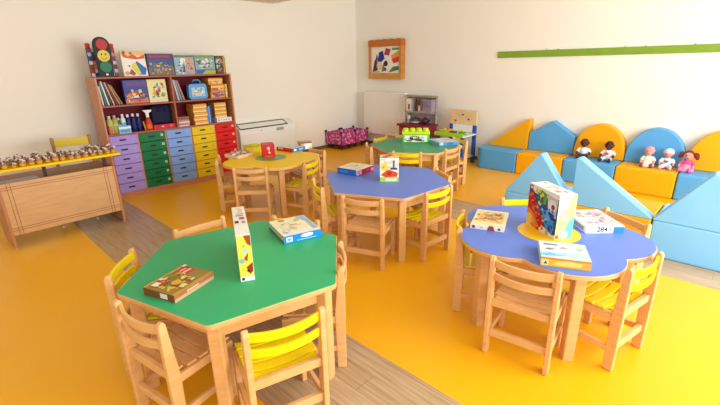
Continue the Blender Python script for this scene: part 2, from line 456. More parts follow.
upright('board_game_box', 'pale blue box with a white ribbon shape, third along the bookcase top', 'box', 2.21, 2.46, TOP, TOP+.232, 5.26, .05, '#8fb4c2', [
    ('front', [('rect', .02, .88, .98, .98, '#5d7a50'), ('rect', .6, .05, .97, .86, '#c39a90'), ('poly', [(.34, .05), (.42, .05), (.56, .8), (.46, .86), (.36, .7), (.5, .4)], '#f2efe8'), ('poly', [(.22, .4), (.34, .84), (.42, .84), (.36, .4)], '#e8eef0')] +
     art(9, ['#7b4a5a', '#d8c7b0', '#a9c8d8', '#9a5a50', '#556a80'], 12, (.03, .03, .97, .7), .08, .2))])
upright('puzzle_carton', 'teal puzzle box with a red figure and green meadow on the bookcase top', 'box', 2.47, 2.735, TOP, TOP+.232, 5.26, .05, '#7fae b0'.replace(' ', ''), [
    ('front', [('rect', .02, .86, .98, .98, '#7a9a4c'), ('rect', .02, .02, .98, .25, '#3f6ea6'), ('poly', [(.3, .02), (.5, .2), (.98, .22), (.98, .02)], '#b3b53a')] +
     art(12, ['#a03040', '#dfe9ea', '#4a7a94', '#e6d9c6', '#6a4a60', '#c9d8dc'], 16, (.05, .25, .97, .85), .09, .24))])
upright('comic_box', 'dark box with striped yellow edge at the end of the bookcase top', 'box', 2.745, 2.885, TOP, TOP+.225, 5.26, .16, '#4a4640', [
    ('front', [('rect', .8, .02, .98, .98, '#d9a83a')]+[('rect', .88, .05+.13*i, .98, .11+.13*i, '#2c2a22') for i in range(7)] + art(15, ['#7a2a2a', '#8a9a90', '#c46a2a', '#3a6a44', '#221d20', '#cfc0a0'], 16, (.03, .03, .8, .97), .12, .3))])

# first shelf
S1 = b1+.0005
def leaning_book(label, x, tilt, h, th, col, dep=.2, z=S1, group=None, y=5.25):
    t = thing('book', label, 'book', (x, y, z+th*abs(math.sin(tilt))+.0005), 0, group)
    t.rotation_euler = (0, tilt, 0)
    if tilt < 0: pv = Matrix.Translation((0, 0, 0))
    MB().box(-th, 0, 0, 0, dep, h).build('cover', M(col, .45, .03), t, .001, 1)
    MB().box(-th+.0025, .004, .002, -.0025, dep+.0008, h+.0008).build('pages', M('#e8dfcb', .7, 0), t)
    return t
BK = [('#e0d9c4', 'cream'), ('#4b7f86', 'teal'), ('#e3e5e2', 'white'), ('#3a4a52', 'slate'), ('#d8a99a', 'pink'), ('#7b2338', 'crimson'), ('#b99458', 'tan'), ('#8f7f4a', 'olive')]
for i, (cx, nm) in enumerate(BK):
    hh = [.21, .245, .262, .238, .252, .25, .235, .225][i]
    leaning_book('thin %s book leaning on the upper shelf, %s' % (nm, ['closest to the side panel', 'second from the side panel', 'third from the side panel', 'fourth from the side panel',
        'fifth from the side panel', 'sixth from the side panel', 'seventh from the side panel', 'next to the blue picture box'][i]), 1.364+.0275*i, R(-3-2.7*i), hh, .0145, cx, group='books leaning on the upper shelf')
upright('jigsaw_box', 'blue and purple picture box with orange figures on the upper shelf', 'box', 1.588, 1.845, S1, S1+.262, 5.25, .05, '#34408f', [
    ('front', [('rect', .02, .7, .98, .98, '#3b3f96'), ('rect', .12, .76, .95, .92, '#6c3f86'), ('rect', .02, .02, .98, .18, '#c96f28')] +
     art(21, ['#d98a2c', '#e4c95a', '#b83a2c', '#4a5ab0', '#8a4a6a', '#e6dccb', '#6a5a3a'], 26, (.03, .03, .97, .62), .08, .22))])
upright('activity_box', 'cream and yellow picture box beside the divider on the upper shelf', 'box', 1.85, 2.065, S1, S1+.262, 5.25, .05, '#e6dd9a', [
    ('front', [('rect', .02, .02, .98, .16, '#ddd6b4'), ('disc', .72, .72, .16, '#d9a132')] +
     art(24, ['#b84040', '#c9a53a', '#6a9aa8', '#e9e4d6', '#3f4a4a', '#c4d0dc', '#7a9a4c'], 18, (.04, .16, .97, .85), .09, .24))])
BK2 = [('#8a4a4a', 'dusty red'), ('#c6cbd6', 'silver grey'), ('#8d93a8', 'blue grey'), ('#a9877a', 'brown')]
for i, (cx, nm) in enumerate(BK2):
    leaning_book('%s book leaning against the blue carry case, %s' % (nm, ['next to the divider', 'second from the divider', 'third from the divider', 'nearest the case'][i]), 2.172+.034*i, R(-5.5-3*i), [.26, .25, .245, .24][i], .02, cx, group='books leaning beside the carry case')
t = thing('carry_case', 'light blue toy carry case with handle and picture on the upper shelf', 'case', (2.458, 5.25, S1))
pts = rounded([(-.128, 0), (.128, 0), (.118, .19), (-.118, .19)], .04, 5)
MB().prism(pts, 0, .07, 'y').build('shell', M('#5fa3dc', .4, .03), t, .004)
MB().tube([(-.055, .03, .185), (-.05, .03, .222), (-.03, .03, .236), (.03, .03, .236), (.05, .03, .222), (.055, .03, .185)], .011).build('handle', M('#4f92d0', .4, .02), t)
mb, mats = prints(None, [('front', [('rect', .04, .05, .96, .95, '#a9cfe6')] + art(33, ['#e0c070', '#d88a78', '#e9efe9', '#7aa84e', '#d25a4a', '#4a8ac0'], 16, (.06, .06, .94, .94), .1, .26))], (.19, .002, .12))
o = mb.build('picture', mats, t); o.location = (0, -.0012, .03)
for i in range(3):
    w = [.2, .19, .2][i]
    g = game_box('game_carton', ['orange cardboard carton lying flat at the foot of the upper shelf pile', 'orange cardboard carton in the middle of the upper shelf pile', 'orange cardboard carton topmost of the upper shelf pile'][i], 'box',
        (w, .2, .083), (2.722+[.0, .01, -.012][i], 5.35, S1+.085*i), 0, '#dd9434', [('front', ([('rect', 0, .55, 1, .8, '#f0c878')] if i else []) + art(40+i, ['#e8e0d8', '#c24a6a', '#b0602a', '#6a5a9a', '#efc27a'], 12, (.04, .06, .96, .6 if i else .95), .3, .6))], 'orange cartons on the upper shelf')
upright('card_box', 'small yellow upright box at the end of the upper shelf', 'box', 2.835, 2.864, S1, S1+.17, 5.25, .1, '#edc22e', [('front', art(44, ['#f2ead0', '#c0842a', '#e6dfa0'], 6, (.05, .05, .95, .95), .3, .6))])

# second shelf
S2 = b2+.0005
def bottle(name, label, cat, x, y, r, h, body, cap, band=None, z=S2, group=None):
    t = thing(name, label, cat, (x, y, z), 0, group)
    MB().lathe([(r*.9, 0), (r, .006), (r, h*.7), (r*.85, h*.78), (r*.5, h*.84)], 16).build('body', M(body, .35, .03), t)
    MB().lathe([(r*.52, h*.83), (r*.52, h*.985), (r*.45, h)], 14).build('cap', M(cap, .4, 0), t)
    if band: MB().lathe([(r*1.012, h*.2), (r*1.012, h*.55)], 16, cap=False).build('wrap', M(band, .5, .1, 20), t)
    return t
bottle('paint_bottle', 'pale green paint bottle beside the bookcase side on the lower shelf', 'bottle', 1.385, 5.27, .033, .2, '#b9c46a', '#e4d8cf', '#c9b26a')
bottle('paint_bottle', 'short cream paint pot low in front of the side panel on the lower shelf', 'bottle', 1.365, 5.22, .022, .11, '#c9705a', '#ded0c0')
bottle('paint_bottle', 'yellow-green paint bottle with pink cap on the lower shelf', 'bottle', 1.438, 5.26, .03, .205, '#a9b24e', '#d9a79a', '#c7c477')
bottle('paint_bottle', 'green paint bottle with white band on the lower shelf', 'bottle', 1.483, 5.29, .026, .17, '#1f6a4a', '#dfe3dd', '#e2e6df')
bottle('paint_bottle', 'tall white paint bottle on the lower shelf', 'bottle', 1.525, 5.27, .026, .21, '#dfe4ea', '#f2f2f0', '#7fb3d0')
for i in range(3):
    bottle('paint_bottle', ['navy paint bottle with white cap, beside the tall white bottle', 'navy paint bottle with white cap, middle of three', 'navy paint bottle with white cap, closest to the red spray can'][i], 'bottle', 1.582+.056*i, 5.28, .027, [.2, .205, .2][i], '#1d2560', '#efeef2', '#27306e', group='navy paint bottles')
t = game_box('tissue_box', 'small light blue box in front of the paint bottles', 'box', (.125, .05, .085), (1.508, 5.218, S2), 0, '#86c3e8', [('front', [('rect', 0, .62, 1, .85, '#eef4f6'), ('rect', .1, .15, .9, .5, '#4d96cc')])])
MB().lathe([(.007, 0), (.007, .1), (.002, .115)], 10, (0, 0, 0)).build('pencil_tmp', M('#d9a83a', .5, 0)).name = 'pencil_seed'
o = bpy.data.objects['pencil_seed']; o.name = 'pencil'; o.location = (1.735, 5.215, S2); o.rotation_euler = (0, -.12, 0); tag(o, 'fat yellow pencil standing beside the red spray bottle', 'pencil')
t = thing('spray_bottle', 'red spray bottle with white trigger head on the lower shelf', 'bottle', (1.79, 5.25, S2))
MB().lathe([(.036, 0), (.04, .01), (.04, .08), (.03, .12), (.016, .15)], 18).build('body', M('#cc3a24', .35, .03), t)
MB().prism([(-.05, .235), (.055, .235), (.05, .215), (.018, .2), (.016, .15), (-.016, .15), (-.018, .2)], -.014, .014, 'y').build('trigger_head', M('#efe6e6', .4, 0), t, .003)
MB().lathe([(.0405, .02), (.0405, .07)], 18, cap=False).build('wrap', M('#e0672c', .5, .1, 30), t)
t = thing('storage_bag', 'dark navy fabric bag filling the end of the lower shelf by the divider', 'bag', (1.965, 5.36, S2))
MB().box(-.12, -.1, .055, .11, .1, .275).build('bag_body', M('#181b3e', .75, .1, 14), t, .03, 4)
MB().tube([(-.05, -.102, .2), (-.04, -.112, .245), (.03, -.112, .245), (.04, -.102, .2)], .006).build('strap', M('#11132c', .7, 0), t)
t = game_box('folder', 'red folder lying flat under the navy bag', 'folder', (.26, .23, .05), (1.965, 5.34, S2), 0, '#c2203a', [('front', [('rect', .35, .35, .46, .7, '#e8a0a0'), ('rect', .75, .3, .85, .75, '#e07a78')])])
t = thing('paper_tray', 'small pinkish stack of papers beside the divider on the lower shelf', 'papers', (2.205, 5.3, S2))
for i in range(5):
    MB().box(-.068+.004*(i % 2), -.08, .02*i, .066+.004*(i % 3), .09, .02*i+.016).build('paper_pile', M(['#d8cbd0', '#b98a8a', '#e6dfe2', '#c99a8a', '#a06a6a'][i], .6, .05), t)
MB().box(-.07, -.082, .1, .07, .09, .116).build('paper_pile', M('#a8625a', .6, .05), t)
for i in range(5):
    game_box('game_carton', 'yellow carton in the taller pile on the lower shelf, %s' % ['at the bottom', 'second from the bottom', 'in the middle', 'second from the top', 'on the top'][i], 'box',
        (.178, .2, .05), (2.433+.004*(-1)**i, 5.32, S2+.0515*i), 0, '#e8a530', [('front', [('rect', 0, .02, 1, .32, '#f3e2b0'), ('rect', 0, .86, 1, 1, '#c9822a')])], 'tall pile of yellow cartons')
for i, c in enumerate(['#5a86cc', '#86abe0', '#243a86']):
    o = leaning_book('%s upright book between the two piles of yellow cartons' % ['mid blue', 'pale blue', 'navy'][i], 2.556+.024*i, 0, [.2, .215, .225][i], .021, c, z=S2, group='blue books between the carton piles')
for i in range(4):
    game_box('game_carton', 'yellow carton in the shorter pile by the bookcase end, %s' % ['at the bottom', 'second from the bottom', 'second from the top', 'on the top'][i], 'box',
        (.165, .19, .048), (2.735, 5.35, S2+.056+.0495*i), 0, '#e8a530', [('front', [('rect', 0, .02, 1, .32, '#f3e2b0'), ('rect', 0, .86, 1, 1, '#c9822a')])], 'short pile of yellow cartons')
t = game_box('index_box', 'low white box with purple marks under the short carton pile', 'box', (.215, .22, .055), (2.752, 5.32, S2), 0, '#e9e3e0', [('front', [('disc', .12+.17*i, .5, .16, ['#7a4a6a', '#c0a0a0', '#8a6aa0', '#a55a4a', '#6a5a7a'][i]) for i in range(5)])])

# ------------------------------------------------------------------ desk
t = thing('teacher_desk', 'pale wooden desk with panelled front and raised yellow shelf, before the bookcase', 'desk', (.23, 4.35, 0), R(2.2))
DW = wood('desk_wood', '#c99a66', '#d6a973', .5, (2, 14, 14))
DWE = M('#bd8258', .5, .05, name='desk_edge')
m = MB().box(.02, .0, .125, .865, .02, .575); m.build('front_panel', DW, t, .002)
m = MB()
for z in (.165, .185, .52, .54): m.box(.02, -.0012, z, .865, .0005, z+.004)
for x in (.06, .085, .785, .81): m.box(x, -.0012, .125, x+.004, .0005, .575)
m.build('groove_lines', M('#9a6238', .6, 0), t)
for x in (0, .865):
    s = MB().box(x, -.004, .012, x+.022, .46, .575).build('side_panel', DWE, t, .002)
    for y in (.02, .42): MB().lathe([(.011, 0), (.011, .014)], 10, (x+.011, y, 0)).build('foot', M('#d9cbb8', .5, 0), s)
MB().box(.022, .02, .545, .865, .46, .563).build('worktop', M('#8f6446', .5, .06), t)
for x in (.42, .72): 
    l = MB().box(x-.012, .28, .02, x+.012, .305, .545).build('leg', M('#a98a70', .5, 0), t)
    MB().lathe([(.012, 0), (.012, .05)], 10, (x, .2925, 0)).build('foot', M('#e6e0d6', .4, 0), l)
for x in (.03, .36, .84): MB().box(x-.012, .1, .563, x+.012, .125, .672).build('shelf_post', M('#4a2f28', .5, 0), t)
MB().box(-.16, -.02, .672, .955, .24, .694).build('raised_shelf', YEL_T, t, .004)
t = thing('paper_sheet', 'bluish white sheet of paper lying on the desk below the raised shelf', 'paper', (.36, 4.46, .5652), R(6))
MB().box(-.2, -.085, 0, .17, .09, .002).build('sheet', M('#b9bcd6', .5, .1, 10), t)
MB().box(-.12, -.083, .002, .16, -.07, .0026).build('white_margin', WHITE, t)

# little egg-cup crafts in rows on the raised shelf
def craft_proto():
    t = thing('craft_figure', 'tiny brown and white egg-carton craft in the rows on the yellow desk shelf', 'craft', (0, 0, 0), 0, 'egg-carton crafts on the desk shelf')
    MB().lathe([(.021, 0), (.026, .02), (.022, .022)], 10).build('cup', M('#dba31c', .6, .1, 30), t)
    m = MB(); rr = random.Random(4)
    m.ball((0, 0, .03), (.022, .022, .016), 8, 6, 0)
    for i in range(11):
        a = rr.uniform(0, 6.28); q = rr.uniform(.3, 1.3)
        m.tube([(0, 0, .03), (.022*math.cos(a), .022*math.sin(a), .036+.016*q), (.034*math.cos(a), .034*math.sin(a), .03+.026*q)], [.009, .008, .003], 5, i % 3)
    m.build('twig_top', [M('#b08c7c', .7, .1, 30), M('#eaddd2', .7, .1, 30), M('#7a5850', .7, .1, 30)], t)
    return t
cp = craft_proto(); first = True
rnd = random.Random(11)
for r in range(3):
    for i in range(19):
        u = -.135+.058*i+.012*(r % 2); v = .018+.075*r
        a = R(2.2); x = .23+u*math.cos(a)-v*math.sin(a); y = 4.35+u*math.sin(a)+v*math.cos(a)
        if first: cp.location = (x, y, .6945); first = False; continue
        o = dup(cp, (x+rnd.uniform(-.008, .008), y+rnd.uniform(-.006, .006), .6945), rnd.uniform(0, 6.28), cp['label'])
        q = rnd.uniform(.8, 1.15); o.scale = (q*.92, q*.92, q*rnd.uniform(.85, 1.3))

# ------------------------------------------------------------------ chairs
def chair_proto(name, slat_mat, wood_m):
    """origin: floor, midway between the rear legs; faces +x"""
    t = thing(name, 'proto', 'chair')
    hw = .15
    for s in (-1, 1):
        y = s*hw
        pr = [(-.024, 0), (.022, 0), (.026, .31), (.004, .545), (-.002, .556), (-.012, .56), (-.022, .552), (-.026, .54), (-.026, .31)]
        MB().prism(pr, y-.012, y+.012, 'y').build('leg', wood_m, t, .004)
        MB().box(.245, y-.012, 0, .283, y+.012, .295).build('leg', wood_m, t, .004)
        MB().box(.02, y-.009, .262, .25, y+.009, .3).build('side_rail', wood_m, t, .003)
        MB().box(.02, y-.009, .098, .25, y+.009, .13).build('stretcher', wood_m, t, .003)
    MB().box(-.012, -hw+.012, .283, .01, hw-.012, .322).build('seat_rail', wood_m, t, .003)
    MB().box(.252, -hw+.012, .25, .272, hw-.012, .29).build('seat_rail', wood_m, t, .003)
    MB().box(-.012, -hw+.012, .105, .01, hw-.012, .145).build('stretcher', wood_m, t, .003)
    # two curved slats of the back
    for z0, z1 in ((.432, .47), (.5, .54)):
        m = MB(); n = 10; v = []; f = []
        for k in range(n+1):
            y = -hw+.01+(2*hw-.02)*k/n; q = 1-(2*k/n-1)**2
            dx = -.026*q-.004; dz = -.006*q
            v += [(dx-.008, y, z0+dz), (dx+.006, y, z0+dz), (dx+.004, y, z1+dz), (dx-.01, y, z1+dz)]
        for k in range(n):
            a = 4*k; b = a+4
            f += [(a, a+1, b+1, b), (a+1, a+2, b+2, b+1), (a+2, a+3, b+3, b+2), (a+3, a, b, b+3)]
        f += [(0, 3, 2, 1), (4*n, 4*n+1, 4*n+2, 4*n+3)]
        m.add(v, f).build('back_slat', slat_mat, t, .003)
    # dished slatted seat
    m = MB()
    for j in range(5):
        x0 = .012+.055*j; x1 = x0+.044; n = 10; v = []; f = []
        for k in range(n+1):
            y = -hw+.002+(2*hw-.004)*k/n; q = 1-(2*k/n-1)**2; z = .315-.016*q
            if j == 0: y *= .9
            v += [(x0, y, z-.012), (x1, y, z-.012), (x1, y, z), (x0, y, z)]
        for k in range(n):
            a = 4*k; b = a+4
            f += [(a, a+1, b+1, b), (a+1, a+2, b+2, b+1), (a+2, a+3, b+3, b+2), (a+3, a, b, b+3)]
        f += [(0, 3, 2, 1), (4*n, 4*n+1, 4*n+2, 4*n+3)]
        m.add(v, f)
    m.build('seat', slat_mat, t, .002, label=None)
    return t
used = {}
PROTO = {'w': chair_proto('wooden_chair', BEECH, BEECH), 'y': chair_proto('yellow_slatted_chair', YSLAT, BEECH)}
def chair(kind, x, y, deg, label, group):
    if kind not in used:
        o = PROTO[kind]; used[kind] = 1; o.location = (x, y, .0013); o.rotation_euler = (0, 0, R(deg)); o['label'] = label; o['group'] = group; return o
    return dup(PROTO[kind], (x, y, .0013), R(deg), label, group)
GG = 'chairs round the green table with the upright puzzle box'
chair('w', .385, 1.59, 11.3, 'plain wooden chair at the near green table, closest to the brown puzzle box', GG)
chair('y', .737, 1.131, 73, 'yellow slatted chair seen from behind at the near edge of the green table', GG)
chair('w', 1.25, 1.375, 136.7, 'plain wooden chair edge-on at the green table, nearest the plank strip', GG)
chair('y', 1.412, 1.947, 205.8, 'yellow slatted chair whose top peeks out behind the blue box on the green table', GG)
chair('w', .983, 2.3185, 270, 'plain wooden chair whose top rail peeks over the far edge of the green table', GG)
chair('y', .4825, 2.11, 323, 'yellow slatted chair pushed to the green table on the desk side', GG)
BG = 'chairs round the blue hexagonal table'
chair('y', 2.0525, 2.462, 333, 'yellow slatted chair edge-on at the blue hexagonal table, facing the red-sided book', BG)
chair('w', 2.0085, 1.929, 22.9, 'plain wooden chair with its back to the viewer at the blue hexagonal table', BG)
chair('y', 2.53, 1.64, 86, 'yellow slatted chair with its back to the viewer at the blue hexagonal table', BG)
chair('w', 2.9845, 1.902, 144.9, 'plain wooden chair, only its top rail showing past the corner of the blue hexagonal table', BG)
FG = 'chairs round the far green hexagonal table'
chair('w', 3.53, 3.26, 323, 'plain wooden chair seen edge-on at the far green table, by the purple crates', FG)
chair('y', 3.491, 2.672, 28.2, 'yellow slatted chair at the near edge of the far green table, above the picture box', FG)
chair('w', 4.021, 2.447, 92, 'plain wooden chair seen from behind at the far green table, near the pale box', FG)
chair('y', 4.524, 2.65, 153, 'chair edge-on at the far green table, in front of the toy workbench', FG)
chair('w', 4.4235, 3.395, 217, 'plain wooden chair hidden behind the green brick tub on the far green table', FG)
chair('y', 4.0285, 3.5145, 279.9, 'yellow slatted chair behind the far green table, in front of the radiator', FG)
CG = 'chairs round the blue flower-shaped table'
chair('w', 1.769, .644, 8, 'plain wooden chair with its back to the viewer at the blue flower-shaped table', CG)
chair('y', 2.172, .252, 77.5, 'yellow slatted chair in full view at the blue flower-shaped table, by the 284 box', CG)
chair('w', 2.7835, .4625, 148, 'plain wooden chair wedged between the blue flower-shaped table and the sky blue foam', CG)
chair('y', 2.72, 1.05, 221, 'yellow slatted chair hidden behind the big box on the blue flower-shaped table', CG)
chair('y', 2.0985, 1.169, 297, 'yellow slatted chair edge-on at the blue flower-shaped table beside the cream box', CG)
YG = 'chairs round the yellow flower-shaped table'
chair('w', 1.98, 3.373, 47.7, 'plain wooden chair with its back to the viewer at the yellow flower-shaped table', YG)
chair('y', 2.535, 3.15, 113, 'yellow slatted chair at the yellow flower-shaped table, seen from behind', YG)
chair('w', 1.99, 4.0, 328, 'plain wooden chair in side view at the yellow flower-shaped table by the red drawers', YG)
chair('w', 2.97, 3.58, 172, 'plain wooden chair at the yellow flower-shaped table on the blue table side', YG)

# taller adult chair behind the desk
t = thing('desk_chair', 'taller chair with yellow top slat behind the desk, against the pale wall', 'chair', (.965, 5.16, 0), R(-93))
for s in (-1, 1):
    MB().box(-.02, s*.165-.014, 0, .02, s*.165+.014, .8).build('leg', M('#a5764c', .5, .06), t, .004)
    MB().box(.33, s*.165-.014, 0, .365, s*.165+.014, .43).build('leg', M('#a5764c', .5, .06), t, .004)
    MB().box(.02, s*.165-.01, .39, .33, s*.165+.01, .43).build('side_rail', M('#a5764c', .5, .06), t, .003)
MB().box(-.015, -.152, .7, .008, .152, .785).build('back_slat', M('#d8c142', .45, .06), t, .003)
MB().box(-.015, -.152, .57, .008, .152, .65).build('back_slat', M('#d9c98a', .45, .06), t, .003)
MB().box(-.01, -.17, .43, .37, .17, .45).build('seat', M('#c8b04a', .45, .06), t, .004)

# ------------------------------------------------------------------ tables
HT = .53
def table(name, label, cat, cx, cy, outline, top_mat, leg_r, leg_angles, apron, group, disc=None, disc_mat=None):
    t = thing(name, label, cat, (cx, cy, .0013), 0, group)
    H = HT-.0013
    MB().prism(outline, H-.026, H-.003).build('edge_band', BEECH, t, .003)
    MB().prism(inset(outline, .004), H-.003, H).build('tabletop', top_mat, t)
    if disc:
        MB().prism([(disc*math.cos(2*PI*k/40), disc*math.sin(2*PI*k/40)) for k in range(40)], H-.001, H+.0008).build('centre_disc', disc_mat, t)
    n = len(apron)
    for k in range(n):
        a = Vector(apron[k]); b = Vector(apron[(k+1) % n]); d = (b-a).normalized(); nn = Vector((d.y, -d.x))
        p = [a-nn*.011, b-nn*.011, b+nn*.011, a+nn*.011]
        MB().prism([tuple(q) for q in p], H-.108, H-.026).build('apron_board', BEECH, t, .002)
    for a in leg_angles:
        q = Matrix.Rotation(a, 4, 'Z')
        pp = rounded([(leg_r-.028, -.028), (leg_r+.026, -.028), (leg_r+.026, .028), (leg_r-.028, .028)], .008, 3)
        MB().prism(pp, 0, H-.026, 'z', 0, q).build('leg', BEECH_DK if False else BEECH, t)
    return t
def hexagon(cx, cy, deg, label, top_mat):
    s = .556
    V = [(s*math.cos(R(deg+60*k)), s*math.sin(R(deg+60*k))) for k in range(6)]
    rl = .488
    ap = [(.468*math.cos(R(deg+60*k)), .468*math.sin(R(deg+60*k))) for k in range(6)]
    return table('hexagonal_table', label, 'table', cx, cy, rounded(V, .035, 5), top_mat, rl, [R(deg+60*k) for k in range(6)], ap, 'low hexagonal tables')
GT = (.9134, 1.7336); BT = (2.5555, 2.178); FT = (3.981, 2.925); CT = (2.285, .73); YT = (2.42, 3.68)
hexagon(*GT, 166.7, 'green-topped hexagonal table nearest the viewer with three puzzle boxes on it', GREEN_T)
hexagon(*BT, 114.9, 'blue-topped hexagonal table in the middle of the room', BLUE_T)
hexagon(*FT, 123.0, 'green-topped hexagonal table far back by the radiator, with a brick tub on it', M('#3f9a70', .4, .02, 2, .25, name='grey_green_laminate'))
def clover(cx, cy, deg, label, top_mat, disc_mat):
    d, rho = .258, .26; out = []
    for i in range(180):
        th = 2*PI*i/180; best = 0
        for k in range(5):
            ph = th-R(deg+72*k); q = rho*rho-(d*math.sin(ph))**2
            if q > 0 and math.cos(ph) > 0: best = max(best, d*math.cos(ph)+math.sqrt(q))
        out.append((best*math.cos(th), best*math.sin(th)))
    ap = [(.38*math.cos(R(deg+72*k)), .38*math.sin(R(deg+72*k))) for k in range(5)]
    return table('flower_table', label, 'table', cx, cy, out, top_mat, .41, [R(deg+72*k) for k in range(5)], ap, 'low flower-shaped tables', .165, disc_mat)
clover(*CT, 221, 'blue flower-shaped table with a yellow centre disc and four game boxes', BLUE_T, M('#f2c21c', .3, .02, 2, .5, name='disc_yellow'))
clover(*YT, 249, 'yellow flower-shaped table with a green centre disc near the drawers', YEL_T, GREEN_D)

# ------------------------------------------------------------------ games on the tables
ZT = HT+.0004
def on(loc): return (loc[0], loc[1], ZT)
game_box('puzzle_box', 'brown and orange flat puzzle box on the near corner of the green table', 'box', (.225, .18, .036), on((.59, 1.702)), R(20), '#a9823a', [
    ('top', [('rect', 0, 0, 1, .06, '#c99a3a'), ('rect', 0, .94, 1, 1, '#c99a3a'), ('rect', .02, .06, .98, .94, '#97803a'), ('poly', [(.66, .5), (.7, .92), (.97, .9), (.95, .55)], '#c0392b'), ('rect', .72, .62, .93, .7, '#e9c9b0'), ('rect', .74, .76, .9, .82, '#e9b9a0')] +
     art(51, ['#c9702c', '#7a8a34', '#dcbc4a', '#a8442a', '#bdb24a', '#8a6434', '#e2cfa0'], 34, (.05, .08, .72, .92), .08, .25) + [('rect', .08, .7, .22, .86, '#ece4d2'), ('rect', .3, .82, .38, .92, '#e9dccb'), ('rect', .26, .06, .4, .2, '#e6d28a'), ('disc', .36, .4, .12, '#e0a428'), ('rect', .9, .86, .99, .95, '#efe9dc')]),
    ('front', [('rect', 0, 0, 1, .42, '#c9a07a'), ('rect', 0, .45, 1, .9, '#a96a42'), ('rect', .3, .5, .6, .7, '#d8b89a')]),
    ('left', [('rect', 0, 0, 1, 1, '#7a4a24'), ('rect', .55, .2, .78, .85, '#eee6d6')])])
# the box standing on its long edge
A = R(63)
game_box('puzzle_box', 'white and yellow narrow box standing on edge at the middle of the green table', 'box', (.4, .062, .226), on((.826+.19*math.cos(A), 1.519+.19*math.sin(A)+.01)), A, '#eceae2', [
    ('left', [('rect', .02, .08, .98, .98, '#e7df4c'), ('rect', 0, 0, 1, .1, '#f2efe6'), ('rect', .1, .02, .3, .08, '#2a2a2a'), ('disc', .3, .82, .22, '#e9e05a'), ('poly', [(.5, .98), (.98, .98), (.98, .74), (.7, .8)], '#9c4a2a'), ('disc', .55, .66, .2, '#9fcfd6'), ('poly', [(.4, .5), (.75, .62), (.6, .4)], '#b3452a'),
              ('disc', .25, .45, .2, '#8ab0b0'), ('disc', .75, .4, .22, '#e0d63a'), ('poly', [(.5, .3), (.98, .4), (.95, .2), (.7, .14)], '#a5301f'), ('disc', .3, .24, .22, '#ded83a'), ('disc', .62, .22, .1, '#2a2420'), ('disc', .45, .76, .05, '#2a2420')]),
    ('top', [('rect', .0, .0, .3, 1, '#f3f0e8'), ('rect', .5, .15, .58, .55, '#c43a34'), ('rect', .38, .62, .46, .9, '#2e2c33'), ('rect', .36, .15, .44, .4, '#7fa0c8'), ('rect', .62, .2, .66, .8, '#7f94a8'), ('rect', .68, .15, .72, .7, '#a9b4c0'), ('rect', .76, .2, .8, .62, '#d8c23a'), ('rect', .84, .2, .87, .5, '#8a9ab0'), ('disc', .92, .5, .2, '#e6d8a0')]),
    ('front', [('rect', .02, .05, .98, .95, '#e5dc55')] + art(56, ['#b3452a', '#9fcfd6', '#efe9d8', '#d9cf3a'], 14, (.05, .05, .95, .95), .2, .4)),
    ('back', [('rect', .02, .05, .98, .95, '#e5dc55')] + art(57, ['#b3452a', '#9fcfd6', '#efe9d8', '#d9cf3a'], 14, (.05, .05, .95, .95), .2, .4))])
game_box('board_game', 'white-topped game box with bright blue sides on the green table', 'box', (.22, .265, .046), on((1.312, 1.815)), R(-16.5), '#e9e7da', [
    ('top', [('rect', 0, 0, 1, 1, '#e6e8e0'), ('poly', [(.02, .5), (.02, .98), (.7, .98), (.98, .5), (.98, .3), (.5, .2)], '#ebe6b8'), ('poly', [(.72, .98), (.98, .98), (.98, .12), (.84, .12), (.86, .6)], '#8fb4d8'), ('disc', .3, .9, .1, '#b39a6a'), ('rect', .4, .5, .6, .58, '#c9a93a'), ('disc', .7, .8, .08, '#9ac47a')] +
     art(61, ['#c9b8c8', '#e2c8b8', '#d8e4e8', '#dcd8a0', '#a9b8c8'], 14, (.05, .1, .7, .8), .08, .18)),
    ('front', [('rect', 0, 0, 1, 1, '#1f86d0'), ('rect', .06, .2, .22, .8, '#e9f2f8'), ('disc', .14, .5, .2, '#7aa0c0'), ('poly', [(.44, .55), (.5, .85), (.66, .9), (.78, .8), (.76, .5), (.6, .4)], '#dfe6f2'), ('rect', .34, .16, .86, .26, '#8fd4f0')]),
    ('left', [('rect', 0, 0, 1, .3, '#5a4a5a'), ('rect', 0, .3, 1, .9, '#b9b4b4')]), ('right', [('rect', 0, 0, 1, 1, '#2a7cc0')])], lid=True, base2='#1f86d0')
game_box('board_game', 'flat game box with blue and crimson sides on the blue hexagonal table', 'box', (.235, .235, .052), on((2.563, 2.545)), R(9), '#eae3c8', [
    ('top', [('poly', [(.05, .05), (.05, .95), (.5, .95), (.6, .4)], '#e4e2da'), ('poly', [(.5, .5), (.55, .95), (.95, .9), (.9, .3)], '#e8d98a'), ('disc', .7, .6, .1, '#a9b46a')] + art(64, ['#e9d3c0', '#f2efe6', '#cfd8c0', '#d8c27a'], 10, (.05, .05, .95, .95), .12, .25)),
    ('front', [('rect', 0, 0, 1, 1, '#a01838'), ('rect', .04, .2, .2, .9, '#e2a0b8'), ('rect', .82, .2, .98, .7, '#d88aa8'), ('disc', .6, .5, .2, '#c2405a')]),
    ('left', [('rect', 0, 0, 1, 1, '#2f62b8'), ('rect', .1, .3, .5, .7, '#4a80d0'), ('rect', .88, .1, 1, 1, '#c9b8e0')]), ('right', [('rect', 0, 0, 1, 1, '#a01838')])])
